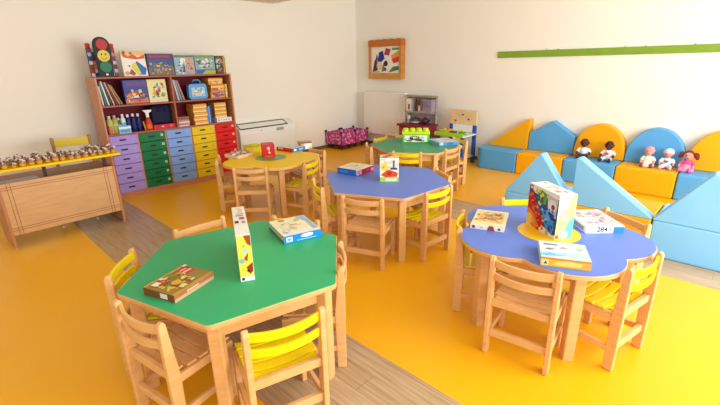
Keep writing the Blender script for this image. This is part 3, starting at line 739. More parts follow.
game_box('game_carton', 'tall white picture box with red toy drawing on the blue hexagonal table', 'box', (.155, .14, .2), on((2.556, 2.142)), R(-49), '#eae6d8', [
    ('front', [('rect', .03, .2, .97, .97, '#efe9c8')] + art(93, ['#e8d27a', '#c9d8dc', '#efb85a', '#dfe6d0', '#d88a5a', '#f2efe4'], 12, (.04, .22, .96, .96), .15, .35) + [('rect', 0, 0, 1, .2, '#a9d05a'), ('rect', .3, .04, .9, .16, '#d8e8b0'), ('poly', [(.06, .3), (.3, .45), (.5, .52), (.72, .46), (.96, .38), (.9, .22), (.3, .2)], '#dd4a24'), ('disc', .5, .36, .12, '#b82a1a'), ('disc', .25, .62, .2, '#efd24a'), ('disc', .2, .62, .06, '#d89a2a'), ('rect', .68, .58, .78, .9, '#5a6a90'), ('rect', .56, .52, .92, .6, '#3a4260'), ('rect', .06, .9, .3, .98, '#c9d4dc')]),
    ('right', [('rect', 0, 0, 1, .2, '#a9d05a'), ('rect', .1, .2, .95, .9, '#d9dcc0'), ('poly', [(.3, .3), (.6, .8), (.9, .3)], '#c96a4a')] + art(71, ['#e6d24a', '#d8503a', '#efece0', '#8ab0c0'], 8, (.05, .2, .95, .95), .15, .3)),
    ('top', [('rect', 0, 0, 1, 1, '#d8cfa8'), ('poly', [(.1, .3), (.5, .95), (.8, .9), (.3, .1)], '#b8492a'), ('poly', [(.5, .3), (.9, .8), (.95, .4), (.7, .1)], '#e6d24a'), ('rect', .05, .05, .4, .2, '#8a96a0')])])

# brick tub with studs
t = thing('brick_tub', 'bright green lidded toy brick tub with round studs on the far green table', 'tub', on((4.145, 3.045)), R(-52))
MB().box(-.165, -.09, 0, .165, .09, .1).build('tub_body', M('#5cc24a', .4, .03), t, .008, 3)
MB().box(-.17, -.095, .1, .17, .095, .135).build('lid', M('#c4e020', .35, .03), t, .008, 3)
for i in range(4):
    for j in range(2):
        MB().lathe([(.034, 0), (.034, .024), (.031, .028)], 18, (-.123+.082*i, -.046+.092*j, .134)).build('stud', M('#cfe62a', .35, .02), t)
mb, mats = prints(None, [('front', [('rect', .05, .12, .95, .92, '#dfe9dc')] + art(75, ['#5a4a4a', '#c9d8c0', '#b89a8a', '#7aa0b0', '#efe6d8', '#3a3438'], 16, (.07, .15, .93, .88), .2, .45))], (.31, .183, .1))
mb.build('label_print', mats, t)
game_box('board_game', 'flat pale blue and white game box at the near corner of the far green table', 'box', (.26, .27, .04), on((4.25, 2.705)), R(-27), '#c9d8e0', [
    ('top', art(77, ['#dfe4dc', '#e4d8c8', '#8fb4d4', '#b8ccd8', '#f0f0ea'], 16, (.03, .03, .97, .97), .12, .35)),
    ('front', [('rect', 0, 0, 1, 1, '#5a90c8'), ('rect', 0, .2, .2, .9, '#a9d4ea'), ('rect', .4, .2, .7, .7, '#2f5fa8')]), ('left', [('rect', 0, 0, 1, 1, '#7fb0dc')])])

# yellow table
t = game_box('card_box', 'small red box with white spots standing on the yellow table', 'box', (.125, .14, .145), on((2.43, 3.735)), R(-27), '#cf1c1c', [
    ('front', [('rect', .0, .9, 1, 1, '#b8404a'), ('disc', .5, .72, .12, '#eec0c0'), ('rect', .4, .56, .6, .64, '#e89a9a'), ('disc', .55, .4, .09, '#f2d8b0'), ('rect', .2, .08, .85, .14, '#d86a6a')]),
    ('top', [('rect', 0, 0, 1, 1, '#c23a44')]), ('right', [('rect', .0, 0, 1, 1, '#d84038'), ('rect', .5, 0, 1, 1, '#e08a7a')])])
game_box('board_game', 'flat game box with red and blue ends on the yellow table', 'box', (.2, .26, .045), on((2.81, 3.84)), R(8), '#e4e0d6', [
    ('front', [('rect', 0, 0, 1, 1, '#2f7cc4'), ('rect', .1, .3, .3, .8, '#e9eef2'), ('rect', .5, .3, .85, .8, '#8fc4e6')]), ('left', [('rect', 0, 0, 1, 1, '#c22a34'), ('rect', .1, .5, .4, .9, '#e9b0b0')]),
    ('top', art(81, ['#c9d4c0', '#e9c8b8', '#d8dce6', '#a9b49a'], 10, (.03, .03, .97, .97), .15, .35))])
game_box('toy_box', 'small white and brown box at the far rim of the yellow table', 'box', (.13, .12, .085), on((2.9, 3.79)), R(-18), '#e2d3c8', [
    ('front', [('rect', 0, .82, 1, 1, '#7a4a44'), ('rect', 0, 0, .3, .8, '#c9a48a'), ('rect', .35, .1, .95, .75, '#efeae4')]), ('left', [('rect', 0, 0, 1, 1, '#c9a07a')]), ('top', [('rect', 0, 0, 1, 1, '#b9a49a')])], ).location.x += .075
t = thing('puzzle_tray', 'pale wooden tray of mixed puzzle pieces on the yellow table beside the drawers', 'tray', on((2.235, 4.0)), R(12))
MB().box(-.115, -.1, 0, .115, .1, .012).build('tray_base', M('#d8b98f', .5, .05), t)
m = MB()
for a in ((-.115, -.1, .115, -.09), (-.115, .09, .115, .1), (-.115, -.09, -.105, .09), (.105, -.09, .115, .09)): m.box(a[0], a[1], .012, a[2], a[3], .035)
m.build('tray_rim', M('#e2c9a4', .5, .05), t)
rr = random.Random(5); m = MB(); cs = [M(c, .5, 0) for c in ('#e9e2d4', '#b08a7a', '#c9a08a', '#8a7a8a', '#d8c8b0')]
for i in range(24):
    q = Matrix.Translation((rr.uniform(-.085, .085), rr.uniform(-.07, .07), .026+.012*(i % 3))) @ Matrix.Rotation(rr.uniform(0, 3), 4, 'Z')
    m.cbox((0, 0, 0), (.034, .024, .012), rr.randrange(5), q)
o = m.build('puzzle_pieces', cs, t); o['kind'] = 'stuff'
t = thing('yellow_basket', 'small yellow plastic basket at the back of the yellow table', 'basket', on((2.47, 4.1)), R(-20))
m = MB()
m.prism([(-.09, -.06), (.09, -.06), (.09, .06), (-.09, .06)], 0, .01)
m.build('base', M('#e0cc28', .4, .03), t)
m = MB()
for s in (-1, 1):
    m.prism([(-.09, 0), (.09, 0), (.1, .07), (-.1, .07)], s*.06-.003, s*.06+.003, 'y'); m.prism([(-.063, 0), (.063, 0), (.063, .07), (-.063, .07)], s*.095-.003, s*.095+.003, 'x')
m.build('wall', M('#e6d232', .4, .03), t)
m = MB()
for s in (-1, 1): m.tube([(-.1, s*.064, .072), (.1, s*.064, .072)], .006)
m.build('rim', M('#d4bd20', .4, 0), t)
MB().tube([(-.06, -.064, .07), (-.045, -.064, .1), (.045, -.064, .1), (.06, -.064, .07)], .006).build('handle', M('#c9c04a', .4, 0), t)

# blue flower table
game_box('board_game', 'cream game box with orange picture lid lying on the blue flower-shaped table', 'box', (.19, .275, .028), on((2.205, 1.048)), R(-70), '#ece8d8', [
    ('top', [('rect', .02, .02, .98, .98, '#eee6b0'), ('rect', .1, .2, .9, .9, '#e8cf86')] + art(84, ['#d89a4a', '#c9784a', '#e9dca0', '#a9a49a', '#b86a4a', '#d8b86a', '#b8c0b8'], 26, (.15, .25, .88, .88), .08, .22) + [('disc', .1, .3, .05, '#6a7a3a'), ('disc', .12, .62, .05, '#7a5a3a'), ('rect', .6, .02, .98, .1, '#f2efe8')]),
    ('front', [('disc', .1, .5, .35, '#8a3048'), ('rect', .28, .4, .38, .6, '#a9b09a'), ('poly', [(.5, 0), (.55, 1), (.68, 1), (.73, 0)], '#a5444a'), ('disc', .85, .5, .28, '#4a5a5a')])])
cb = R(-125); 
BIG = (.268, .105, .252)
rb = random.Random(77); bricks = []
for i in range(46):
    u = rb.uniform(.02, .6); v = .78-.95*u+rb.uniform(-.16, .13)
    if .03 < v < .8: bricks.append(('disc' if i % 3 else 'rect', u, v, .035, rb.choice(['#e0362a', '#a8121c', '#f08a20', '#e85a1a', '#f2b43a'])) if i % 3 else ('rect', u-.03, v-.025, u+.03, v+.03, rb.choice(['#c81e22', '#e87a1e', '#8e0f1a'])))
for i in range(30):
    u = rb.uniform(.42, .96); v = rb.uniform(.08, .62)
    if v > .7-.8*u+.1: bricks.append(('disc', u, v, .035, rb.choice(['#58b2ea', '#2a6cc0', '#1c3f8a', '#8fd0f2'])))
for i in range(14): bricks.append(('disc', rb.uniform(.3, .6), rb.uniform(.6, .92), .04, rb.choice(['#8cc84a', '#3f8a34', '#c8dc5a', '#2f5f8a'])))
game_box('construction_set', 'large white box with rainbow brick picture standing on the yellow table centre disc', 'box', BIG, on((2.31, .745)), R(-125), '#efeee6', [
    ('front', [('poly', [(0, .96), (.0, .2), (.3, .05), (.7, .0), (1, .1), (1, .9), (.5, .8), (.2, .82)], '#2b4a8a'), ('poly', [(0, .78), (.14, .82), (.32, .5), (.62, .12), (.7, .0), (.36, .0), (.02, .3)], '#c3161c'), ('poly', [(0, .42), (.2, .36), (.46, .08), (.3, .0), (.02, .05)], '#e87a1a'), ('disc', .08, .16, .14, '#efc64a'),
               ('poly', [(.4, .95), (.62, .9), (.6, .66), (.44, .62)], '#6aa63a'), ('disc', .42, .78, .08, '#3f7a34'), ('poly', [(.62, .92), (.98, .88), (.95, .52), (.7, .55)], '#c9c4c0'), ('disc', .8, .7, .14, '#e9e4e0'), ('disc', .84, .68, .06, '#b3202e'),
               ('poly', [(.5, .5), (.66, .56), (.94, .3), (.9, .06), (.72, .06)], '#3f94d6'), ('disc', .7, .4, .08, '#6ab8e6'), ('disc', .82, .2, .08, '#2f74b8'), ('poly', [(.46, .06), (.6, .16), (.92, .06), (.9, .0), (.5, .0)], '#efe6c4'), ('disc', .74, .06, .06, '#d8a58a'),
               ('rect', .02, .86, .13, .97, '#d2141c'), ('rect', .04, .89, .11, .94, '#f2e3a0'), ('poly', [(.2, .84), (.27, .97), (.33, .84)], '#e9c02a'), ('disc', .3, .3, .05, '#e0382a'), ('disc', .2, .5, .05, '#e23a2a'), ('disc', .22, .16, .06, '#f0a030')] + bricks),
    ('right', [('rect', 0, 0, 1, 1, '#c2ce84'), ('poly', [(.4, 0), (1, 0), (1, .5), (.7, .4)], '#6cbcb0'), ('poly', [(.0, .5), (.0, 1), (.8, 1), (.5, .7)], '#e9efc0'), ('disc', .42, .5, .16, '#ecc4b8'), ('disc', .3, .2, .12, '#ecc4a8'), ('disc', .55, .1, .2, '#f6fbf6'), ('disc', .7, .84, .06, '#e6b48a'), ('rect', .04, .02, .2, .1, '#cf4a3a'), ('disc', .15, .8, .06, '#d8c89a')]),
    ('top', [('rect', .3, .5, .6, .9, '#d8c8c0'), ('rect', .66, .2, .82, .5, '#9aa4b8'), ('disc', .45, .3, .12, '#c9a090'), ('rect', .1, .6, .16, .8, '#c24a4a'), ('rect', .74, .62, .86, .74, '#b8504a')])])
game_box('board_game', 'pale landscape game box with yellow side at the near rim of the blue flower table', 'box', (.215, .2, .044), on((1.985, .552)), R(-65), '#d5e4e4', [
    ('top', [('rect', 0, .0, 1, .36, '#a9d4e8'), ('rect', 0, .04, 1, .16, '#c9cbb8'), ('poly', [(.0, .2), (.2, .3), (.4, .22), (.6, .34), (.4, .14), (.0, .12)], '#6ab4dc'), ('rect', .1, .76, .4, .86, '#7a8c8c'), ('poly', [(.1, .52), (.2, .6), (.36, .54), (.2, .46)], '#a46a7a'), ('poly', [(.4, .6), (.5, .72), (.66, .6)], '#a98aa0'), ('poly', [(.74, .68), (.8, .54), (.92, .58), (.9, .72)], '#9ac89a'), ('rect', .72, .34, .96, .4, '#b4cfae'), ('rect', .66, .84, .9, .9, '#b0c4b8')]),
    ('front', [('rect', 0, 0, 1, 1, '#ebb52a'), ('rect', .0, .8, 1, 1, '#d8843a'), ('rect', .02, .1, .16, .8, '#e9dc8a'), ('poly', [(.06, .25), (.1, .6), (.14, .25)], '#4a4a3a'), ('poly', [(.22, .2), (.36, .7), (.6, .8), (.84, .6), (.8, .2)], '#efd66a'), ('rect', .9, .1, .98, .8, '#e8a86a')]),
    ('right', [('rect', 0, 0, 1, 1, '#e0a838')])])
game_box('jigsaw_box', 'white box marked 284 with a blue corner on the blue flower-shaped table', 'box', (.21, .275, .042), on((2.572, .585)), R(-47), '#e6ecf2', [
    ('top', [('rect', .08, .1, .48, .9, '#d3ccd6'), ('rect', .54, .1, .96, .92, '#cbbcc4'), ('rect', .08, .46, .96, .52, '#eef2f4')] + art(91, ['#b8a4b4', '#dcd4c0', '#a99aae', '#e2dfe6', '#c0a8a0', '#9a94b0'], 22, (.08, .1, .96, .9), .08, .18)),
    ('front', [('rect', 0, 0, .72, 1, '#e8eff6'), ('rect', .72, .0, 1, 1, '#2f7fd6'), ('rect', .72, .86, 1, 1, '#cfe2f2'), ('text', '284', .42, .5, .95, '#22222c'), ('rect', .62, .4, .66, .7, '#7a8a9a'), ('rect', .08, .46, .2, .52, '#b8b8c8')]),
    ('left', [('rect', 0, 0, 1, 1, '#dfe6ee'), ('rect', .3, .1, .9, .7, '#8a90a4')]), ('right', [('rect', 0, 0, 1, 1, '#2f7fd6')])])

# ------------------------------------------------------------------ foam seating
def foam(name, label, mb, mat, loc, group, bev=.012, extra=None):
    t = thing(name, label, 'foam block' if 'block' in name else 'foam cushion', loc, 0, group)
    mb.build('vinyl_cover', mat, t, bev, 3)
    if extra: extra(t)
    return t
BX0, BZ = 5.395, .288
ys = [2.895, 2.275, 1.675, 1.09, .505, -.075, -.66]
cols = ['b', 'y', 'b', 'y', 'b', 'y']
lab = ['blue foam seat block at the end of the wall bench, beside the toy workbench', 'yellow foam seat block second along the wall bench, below the gabled blue backrest', 'blue foam seat block under the two dark-skinned dolls',
       'yellow foam seat block under the bonneted doll', 'blue foam seat block under the doll with brown pigtails', 'yellow foam seat block at the picture edge end of the bench']
def seat_block(w, d, h):
    m = MB().box(0, 0, 0, d, w, h); return m
for i in range(5):
    a, b = ys[i], ys[i+1]; w = a-b-.006
    mat = FOAM_B if cols[i] == 'b' else FOAM_Y
    def seam(t, w=w):
        MB().box(-.0012, .006, .012, .0, w-.006, .016).build('seam', SEAM if False else M('#6a5a30', .7, 0), t)
    if i: foam('foam_block', lab[i], MB().box(0, 0, 0, .435, w, BZ), mat, (BX0, b+.003, 0), 'foam blocks of the wall bench', .02)
    else:
        # the end block has a rounded outer corner
        p = [(0, 0), (.435, 0), (.435, w), (.12, w)] + [(.12-.12*math.sin(PI/2*k/8), w-.12+.12*math.cos(PI/2*k/8)) for k in range(1, 9)]
        foam('foam_block', lab[i], MB().prism(p, 0, BZ), mat, (BX0, b+.003, 0), 'foam blocks of the wall bench', .014)
TH = .135; bh = .4
def bk(name, label, poly, mat, y):
    return foam(name, label, MB().prism(poly, 0, TH, 'x'), mat, (XB-TH-.004, y, BZ+.0005), 'foam backrests along the wall bench', .012)
# tri: right angle at the low-y side
w = .56
bk('foam_triangle', 'yellow right-angled triangle foam backrest at the workbench end of the bench', [(0, 0), (w+.02, 0), (w+.02, .012), (.025, .415), (0, .415)], FOAM_Y, 2.26)
bk('foam_gable', 'blue house-gable foam backrest second along the wall bench', [(0, 0), (.585, 0), (.585, .235), (.29, .415), (0, .235)], FOAM_B, 1.665)
def arch(w, h):
    return [(0, 0), (w, 0)] + [(w/2+w/2*math.cos(PI*k/24), .06+(h-.06)*math.sin(PI*k/24)) for k in range(25)]
bk('foam_arch', 'yellow arched foam backrest behind the two dark-skinned dolls', arch(.575, .42), FOAM_Y, 1.083)
bk('foam_arch', 'blue arched foam backrest behind the bonneted doll', arch(.575, .42), FOAM_B, .5)
bk('foam_arch', 'yellow arched foam backrest at the picture edge, behind the pigtailed doll', arch(.58, .44), FOAM_Y, -.09)

# second row, its backrests turned to the room
SX = 3.635
for y0, y1, mat, lb in ((1.02, 1.605, FOAM_L, 'sky blue foam seat block under the symmetric triangle by the big box'), (.43, 1.015, FOAM_Y, 'yellow foam seat block under the long sloping sky blue triangle'), (-.17, .425, FOAM_L, 'sky blue foam seat block at the picture edge, standing on the plank strip')):
    foam('foam_block', lb, MB().box(0, 0, 0, .555, y1-y0-.004, BZ), mat, (SX, y0+.002, .0013), 'foam blocks of the nearer row', .014)
def bk2(label, poly, y):
    return foam('foam_triangle', label, MB().prism(poly, 0, .115, 'x'), FOAM_L, (SX, y, BZ+.002), 'foam triangles of the nearer row', .008)
bk2('sky blue symmetric triangle foam backrest behind the big box on the flower table', [(0, 0), (.58, 0), (.58, .008), (.3, .392), (.28, .392), (0, .008)], 1.022)
bk2('sky blue right-angled triangle foam backrest with one long slope', [(0, 0), (.58, 0), (.585, .395), (.56, .4), (0, .012)], .435)
bk2('sky blue triangle foam backrest at the picture edge', [(0, 0), (.59, 0), (.59, .01), (.302, .41), (.285, .41), (0, .01)], -.167)

# ------------------------------------------------------------------ toy crates in the corner
def crate(label, x, y, w, d):
    t = thing('toy_crate', label, 'crate', (x, y, 0), 0, 'patterned crates in the corner')
    z0, z1 = .095, .305; cm = crate_mat
    m = MB()
    for a in ((0, 0, w, .02), (0, d-.02, w, d), (0, .02, .02, d-.02), (w-.02, .02, w, d-.02)): m.box(a[0], a[1], z0, a[2], a[3], z1)
    m.build('side_panel', cm, t, .006)
    MB().box(.02, .02, z0, w-.02, d-.02, z0+.02).build('base', M('#6a2348', .6, .05), t)
    for px, py in ((.01, .01), (w-.01, .01), (.01, d-.01), (w-.01, d-.01)):
        p = MB().lathe([(.013, z0-.005), (.013, z1)], 10, (px, py, 0)).build('corner_post', M('#8e2a62', .5, 0), t)
        MB().ball((px, py, z1+.012), .022, 12, 8).build('knob', M('#241a20', .4, 0), p)
        qx, qy = (px-w/2)*.6+w/2, (py-d/2)*.6+d/2
        MB().lathe([(.02, 0), (.026, .02), (.02, z0+.005)], 10, (qx, qy, 0)).build('leg', M('#4a1c38', .5, 0), t)
    m = MB(); rr = random.Random(int(x*100))
    cs = ['#d86a9a', '#8a4aa0', '#e0a0b8', '#c23a5a', '#5f3f90', '#c96ab0']
    for i in range(14):
        c = (.05+(w-.1)*((i*.37) % 1), .06+(d-.12)*((i*.61) % 1), z1-.03)
        m.ball(c, .035, 8, 6, i % 6)
    o = m.build('soft_toys', [M(c, .6, .1) for c in cs], t); o['kind'] = 'stuff'
    return t
crate_mat = bpy.data.materials.new('magenta_pattern'); crate_mat.use_nodes = True
nt = crate_mat.node_tree; b = nt.nodes['Principled BSDF']
tc = nt.nodes.new('ShaderNodeTexCoord'); vo = nt.nodes.new('ShaderNodeTexVoronoi'); vo.inputs['Scale'].default_value = 20
rp = nt.nodes.new('ShaderNodeValToRGB'); rp.color_ramp.elements[0].color = lin('#f2a4d2'); rp.color_ramp.elements[0].position = .2
rp.color_ramp.elements[1].color = lin('#b23480'); rp.color_ramp.elements[1].position = .55
nt.links.new(tc.outputs['Object'], vo.inputs['Vector']); nt.links.new(vo.outputs['Distance'], rp.inputs['Fac']); nt.links.new(rp.outputs['Color'], b.inputs['Base Color'])
b.inputs['Roughness'].default_value = .6
crate('magenta patterned toy crate with dark corner knobs by the pale back wall', 4.965, 5.27, .365, .42)
crate('purple-pink patterned toy crate tucked in the corner beside the radiator', 5.358, 5.3, .335, .39)

# ------------------------------------------------------------------ fan coil unit
t = thing('fan_coil_unit', 'white floor-standing fan heater cabinet with black-edged top grille between bookcase and crates', 'heater', (3.09, 5.44, 0))
L_ = 1.02
pr = [(0, .02), (0, .5), (.02, .575), (.16, .645), (.265, .635), (.265, .02)]
MB().prism(pr, 0, L_, 'x', mat=None).build('cabinet', M('#e9e6df', .45, .01), t, .006, 3)
m = MB()
sl = math.atan2(.07, .14); q = Matrix.Translation((0, .02, .575)) @ Matrix.Rotation(sl, 4, 'X')
LN = .155
m.box(.02, -.004, .001, .88, .018, .006, 0, q); m.box(.02, LN-.022, .001, .88, LN-.004, .006, 0, q)
m.box(.02, .012, .001, .034, LN-.02, .006, 0, q); m.box(.866, .012, .001, .88, LN-.02, .006, 0, q)
m.build('grille_frame', M('#35322e', .5, 0), t)
m = MB()
for i in range(9): m.box(.036, .022+.015*i, .001, .864, .029+.015*i, .003, 0, q)
m.build('grille_slats', M('#f0ede6', .5, 0), t)
MB().box(.64, -.003, .5, .78, .001, .545).build('control_panel', M('#a9a7a2', .5, .1, 60), t)
MB().box(.36, -.002, .525, .38, .001, .54).build('badge', M('#b9b4aa', .5, 0), t)
MB().box(.01, .02, 0, L_-.01, .25, .022).build('plinth', M('#55514c', .6, 0), t)

# ------------------------------------------------------------------ toy kitchen
t = thing('toy_kitchen', 'grey toy kitchen with dark red counter and pots, at the wall beside the radiator', 'toy kitchen', (5.685, 4.035, 0))
GW = wood('grey_wash', '#9a8a86', '#b3a49c', .6); RC = M('#7c2a30', .45, .06, name='counter_red')
y0, y1 = -.285, .26
MB().box(-.31, y0, .06, -.01, y1, .49).build('base_cabinet', M('#8e2f35', .5, .06), t, .004)
for a, b in ((y0+.015, -.005), (.005, y1-.015)):
    d = MB().box(-.322, a, .1, -.31, b, .46).build('door', M('#a23c3f', .5, .06), t, .003)
    MB().box(-.335, (a+b)/2-.03, .42, -.322, (a+b)/2+.03, .435).build('handle', M('#d8d0c8', .4, 0), d)
MB().box(-.35, y0-.02, .49, -.0, y1+.02, .525).build('counter', RC, t, .005)
m = MB().box(-.05, y0, .525, -.01, y0+.02, .955).box(-.05, y1-.02, .525, -.01, y1, .955).box(-.02, y0+.02, .525, -.01, y1-.02, .955)
m.box(-.16, y0, .69, -.02, y1, .705)
m.build('dresser_back', GW, t, .002)
MB().box(-.17, y0, .705, -.155, y1, .725).build('shelf_lip', GW, t)
MB().box(-.17, y0-.005, .945, -.01, y1+.005, .965).build('top_board', wood('grey_wash_top', '#8d7c64', '#a3927a', .6), t, .002)
c = MB().box(-.15, .12, .705, -.03, y1-.01, .93).build('cupboard', M('#b2a39c', .5, .04), t, .002)
d = MB().box(-.162, .135, .72, -.15, y1-.03, .915).build('cupboard_door', M('#e9dccb', .5, .03), c, .002)
MB().box(-.17, .155, .745, -.162, .185, .83).build('door_handle', M('#7a5a50', .5, 0), t)
o = MB().box(-.16, y0+.015, .71, -.03, -.06, .915).build('microwave', M('#9b8f9c', .45, .05), t, .004)
MB().box(-.165, y0+.045, .79, -.16, -.12, .89).build('microwave_window', M('#87788c', .3, .05), o)
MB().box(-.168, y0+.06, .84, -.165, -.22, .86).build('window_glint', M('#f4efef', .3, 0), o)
MB().box(-.168, -.105, .74, -.16, -.08, .9).build('microwave_buttons', M('#6f6472', .5, 0), o)
tb = thing('toy_bottle', 'brownish-red toy bottle on the middle of the toy kitchen shelf', 'toy bottle', (5.585, 4.06, .7055))
MB().lathe([(.03, 0), (.034, .01), (.034, .1), (.014, .15), (.014, .185)], 16).build('body', M('#8a4a44', .4, .05), tb)
MB().lathe([(.018, .183), (.018, .205)], 14).build('cap', M('#c06a5a', .4, 0), tb)
tb = thing('toy_jug', 'pale pink toy jug beside the brownish bottle on the toy kitchen shelf', 'toy jug', (5.55, 4.015, .7055))
MB().lathe([(.02, 0), (.024, .01), (.022, .08), (.012, .11)], 14).build('body', M('#e2c4be', .4, .03), tb)
tb = thing('toy_kettle', 'white toy coffee pot at the radiator end of the toy kitchen counter', 'toy kettle', (5.5, 4.19, .5255))
MB().lathe([(.03, 0), (.034, .01), (.03, .1), (.024, .125)], 16).build('body', M('#cfcbd2', .4, .03), tb)
MB().tube([(-.028, .0, .1), (-.055, 0, .09), (-.055, 0, .04), (-.03, 0, .03)], .007).build('handle', M('#3a3038', .5, 0), tb)
tb = thing('toy_pot', 'dark toy cooking pot in the middle of the toy kitchen counter', 'toy pot', (5.5, 4.055, .5255))
MB().lathe([(.07, 0), (.08, .02), (.08, .075), (.07, .078)], 20).build('body', M('#5a4c4e', .4, .05), tb)
MB().lathe([(.078, .078), (.05, .095), (.012, .102), (.012, .118)], 20).build('lid', M('#463a3e', .4, .05), tb)
MB().lathe([(.082, .02), (.082, .045)], 20, cap=False).build('band', M('#b5a79a', .4, .05), tb)
tb = thing('toy_teapot', 'dark purple toy teapot at the workbench end of the toy kitchen counter', 'toy teapot', (5.5, 3.86, .5255))
MB().ball((0, 0, .055), (.062, .062, .055), 16, 10).build('body', M('#4a2436', .4, .05), tb)
MB().lathe([(.025, .1), (.02, .118), (.008, .125)], 12).build('lid', M('#5c3044', .4, .05), tb)
MB().tube([(0, -.05, .05), (0, -.085, .07), (0, -.1, .1)], [.014, .011, .008]).build('spout', M('#4a2436', .4, .05), tb)

# ------------------------------------------------------------------ toy workbench
t = thing('toy_workbench', 'toy workbench with pale pegged back board, blue posts and lime tray by the foam bench', 'toy workbench', (5.6, 3.24, 0))
hw = .23
MB().box(0, -hw, .565, .025, hw, .785).build('back_board', wood('birch_board', '#d9b684', '#e9cda0', .5, (10, 2, 2)), t, .006)
for i, (y, z) in enumerate(((.0, .715), (-.1, .65), (.12, .62))):
    MB().prism([(y+.013*math.cos(2*PI*k/12), z+.013*math.sin(2*PI*k/12)) for k in range(12)], -.012, .0, 'x').build('peg', M('#6a3a20', .5, 0), t)
for y in (-hw, hw-.06): MB().box(.0, y, 0, .03, y+.06, .565).build('rear_post', M('#1f56b0', .45, .04), t, .004)
MB().box(.004, -hw+.06, .46, .02, hw-.06, .565).build('white_board', M('#e8e6e4', .5, .04), t)
for y in (-hw, hw-.05): MB().box(-.36, y, 0, -.32, y+.05, .43).build('front_post', M('#1f56b0', .45, .04), t, .004)
MB().box(-.38, -hw-.01, .43, .0, hw+.01, .448).build('bench_top', M('#dfe0d8', .5, .04), t, .003)
m = MB().box(-.4, -hw-.01, .44, -.38, hw+.01, .49); m.build('front_tray', M('#a6d32c', .45, .05), t, .004)
MB().box(-.32, -hw+.02, .1, .0, hw-.02, .118).build('lower_shelf', M('#c9c2a0', .5, .04), t)
for i, (lb, x, y, cxx) in enumerate((('lime toy screw block on the workbench top near the kitchen', -.25, .15, '#8cc82a'), ('green toy screw block on the workbench top near the foam bench', -.2, -.12, '#5aa83a'), ('orange toy block at the back of the workbench top', -.08, .2, '#e8a040'), ('dark green toy vice in the middle of the workbench top', -.22, .02, '#4a6a2a'))):
    tb = thing('toy_block', lb, 'toy', (5.6+x, 3.24+y, .4485))
    MB().box(-.04, -.045, 0, .04, .045, .045).build('block', M(cxx, .45, .05), tb, .008)
    MB().lathe([(.018, .044), (.018, .075), (.01, .078)], 12).build('screw_head', M('#e0c83a', .45, 0) if i != 2 else M('#d87a30', .45, 0), tb)
tb = thing('cloth', 'pale orange cloth hanging at the kitchen side of the workbench', 'cloth', (5.42, 3.5, .44))
MB().tube([(0, 0, .05), (.0, .01, .0), (.0, .015, -.06)], [.035, .045, .03], 10).build('cloth_folds', M('#e0a25a', .8, .08), tb)

# ------------------------------------------------------------------ dolls
def doll(name, label, x, y, rz, skin, top_c, low_c, hat=None, hair=None, pig=None, dress=None, tilt=0, print_c=None, shoe=None):
    t = thing(name, label, 'doll', (x, y, BZ+.001), R(180+rz), 'dolls sitting on the foam bench')
    t.scale = (.8, .8, .8) if hat or hair else (.9, .9, .9)     # faces +x locally, turned to the room
    sk = M(skin, .55, .03)
    m = MB()
    m.ball((0, 0, .085), (.045, .05, .07), 16, 10)                      # trunk
    m.tube([(0, 0, .14), (.002, 0, .175)], [.024, .022], 10)
    m.ball((.006, 0, .215), (.054, .054, .058), 18, 12)                 # head
    m.ball((.05, 0, .2), (.02, .026, .018), 10, 8)                      # cheeks and chin
    m.ball((.062, 0, .21), (.008, .008, .007), 8, 6)                    # nose
    for s in (-1, 1):
        m.ball((.0, s*.055, .212), (.012, .008, .014), 8, 6)            # ears
        m.tube([(0, s*.042, .135), (.012, s*.072, .1), (.045, s*.078, .072)], [.019, .017, .014], 10)
        m.ball((.056, s*.078, .066), (.017, .014, .014), 10, 8)         # hand
        m.tube([(.01, s*.03, .032), (.07, s*.045, .034), (.105, s*.055, .024)], [.028, .025, .019], 10)
        m.ball((.118, s*.058, .03), (.018, .017, .026), 10, 8)          # foot
    m.build('body', sk, t, remesh=.006)
    for s in (-1, 1): MB().ball((.056, s*.02, .222), (.006, .007, .008), 8, 6).build('eye', M('#1b1412', .25, 0), t)
    MB().ball((.064, 0, .191), (.004, .012, .004), 8, 6).build('mouth', M('#a8434a', .4, 0), t)
    m = MB(); m.ball((0, 0, .098), (.053, .058, .062), 16, 10)
    for s in (-1, 1): m.tube([(0, s*.044, .135), (.012, s*.072, .102), (.028, s*.077, .086)], [.024, .023, .021], 10)
    m.build('shirt', M(top_c, .75, .06, 30), t, remesh=.006)
    if print_c: MB().ball((.045, -.004, .105), (.014, .03, .018), 10, 6).build('shirt_print', M(print_c, .6, .1, 60), t)
    if dress:
        MB().lathe([(.095, .004), (.09, .03), (.058, .075), (.045, .1)], 20, (.02, 0, 0)).build('skirt', M(dress, .75, .1, 40), t)
    m = MB()
    m.ball((0, 0, .04), (.052, .055, .04), 14, 8)
    for s in (-1, 1): m.tube([(.01, s*.03, .034), (.07, s*.045, .035), (.095, s*.052, .03)], [.033, .03, .025], 10)
    m.build('trousers', M(low_c, .75, .05, 30), t, remesh=.006)
    if shoe:
        for s in (-1, 1): MB().ball((.118, s*.058, .03), (.022, .021, .029), 10, 8).build('shoe', M(shoe, .6, .03), t)
    if hat:
        m = MB(); v = MB()
        m.lathe([(.062, .215), (.062, .235), (.052, .262), (.03, .279), (.005, .284)], 20, (-.004, 0, 0)); m.lathe([(.066, .222), (.068, .23), (.066, .238)], 20, (-.002, 0, 0), cap=False)
        m.build('hat', M(hat, .75, .08, 30), t)
    if hair:
        m = MB(); m.ball((-.008, 0, .228), (.058, .06, .056), 18, 12)
        if pig:
            for s in (-1, 1): m.ball((-.005, s*.078, .225), (.032, .034, .038), 12, 8); m.ball((-.005, s*.095, .195), (.024, .024, .034), 12, 8)
        m.build('hair', M(hair, .85, .15, 60), t, remesh=.006)
    return t
DX = 5.6
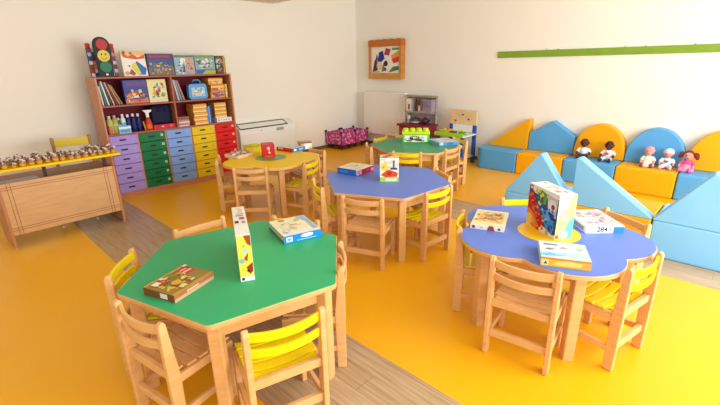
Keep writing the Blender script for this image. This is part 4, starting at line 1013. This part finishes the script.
doll('doll', 'dark-skinned doll in a plain white top and dark trousers, propped on the yellow arch', DX, 1.505, 8, '#4f2a26', '#e9e4e6', '#34303e')
doll('doll', 'dark-skinned doll in a white top with a pink print and pale trousers', DX, 1.23, -4, '#4a2422', '#ece4ea', '#c9cfd0', print_c='#c8406a', shoe='#2a3350')
doll('doll', 'doll in a pink bonnet and cream dress on the bench', DX-.005, .82, 4, '#e0a58e', '#efe0d4', '#c98a8e', hat='#e09aa4', hair='#b8846a', dress='#efe2c8', shoe='#7a4652')
doll('doll', 'baby doll in a white cap and white suit with blue trim between two other dolls', DX-.005, .64, 0, '#dc9482', '#e9e9f2', '#dfe2f0', hat='#cfdbee', print_c='#5a6aa8', shoe='#e2b2b8')
doll('doll', 'doll with reddish-brown pigtails and bright pink dress at the end of the row', DX-.01, .46, -5, '#dd9a86', '#e0508c', '#e88ab4', hair='#7a3226', pig=True, dress='#ef8fbc', shoe='#c26aa6')

# ------------------------------------------------------------------ light
w = bpy.data.worlds.new('daylight'); scene.world = w; w.use_nodes = True
bg = w.node_tree.nodes['Background']; bg.inputs['Color'].default_value = (.86, .93, 1, 1); bg.inputs['Strength'].default_value = 1.4
def area(name, loc, rot, sx, sy, power, col):
    l = bpy.data.lights.new(name, 'AREA'); l.shape = 'RECTANGLE'; l.size = sx; l.size_y = sy; l.energy = power; l.color = col
    o = bpy.data.objects.new(name, l); COL.objects.link(o); o.location = loc; o.rotation_euler = rot; return o
# daylight pouring through the two window openings
area('window_daylight', (3.2, -1.78, 1.5), (R(90), 0, 0), 3.3, 1.7, 240, (.88, .95, 1))
area('window_daylight', (-.2, -1.78, 1.5), (R(90), 0, 0), 2.7, 1.7, 70, (.88, .95, 1))

# ------------------------------------------------------------------ camera
cam = bpy.data.cameras.new('camera'); co = bpy.data.objects.new('camera', cam); COL.objects.link(co)
cam.sensor_width = 36; cam.lens = 408.037/720*36; cam.clip_start = .02
yaw, pitch, roll = .798564409, .324441121, -.018769932
F = Vector((math.cos(pitch)*math.sin(yaw), math.cos(pitch)*math.cos(yaw), -math.sin(pitch)))
Rt = Vector((math.cos(yaw), -math.sin(yaw), 0)); U = Rt.cross(F)
R2 = Rt*math.cos(roll)+U*math.sin(roll); U2 = -Rt*math.sin(roll)+U*math.cos(roll)
mw = Matrix((R2, U2, -F)).transposed().to_4x4(); mw.translation = (0, 0, 1.45)
co.matrix_world = mw
scene.camera = co
vs = scene.view_settings
scene.display_settings.display_device = 'sRGB'
vs.view_transform = 'Standard'; vs.look = 'None'; vs.gamma = 1; vs.use_curve_mapping = False; vs.exposure = -0.42
scene.cycles.use_denoising = True
scene.cycles.max_bounces = 8; scene.cycles.diffuse_bounces = 5
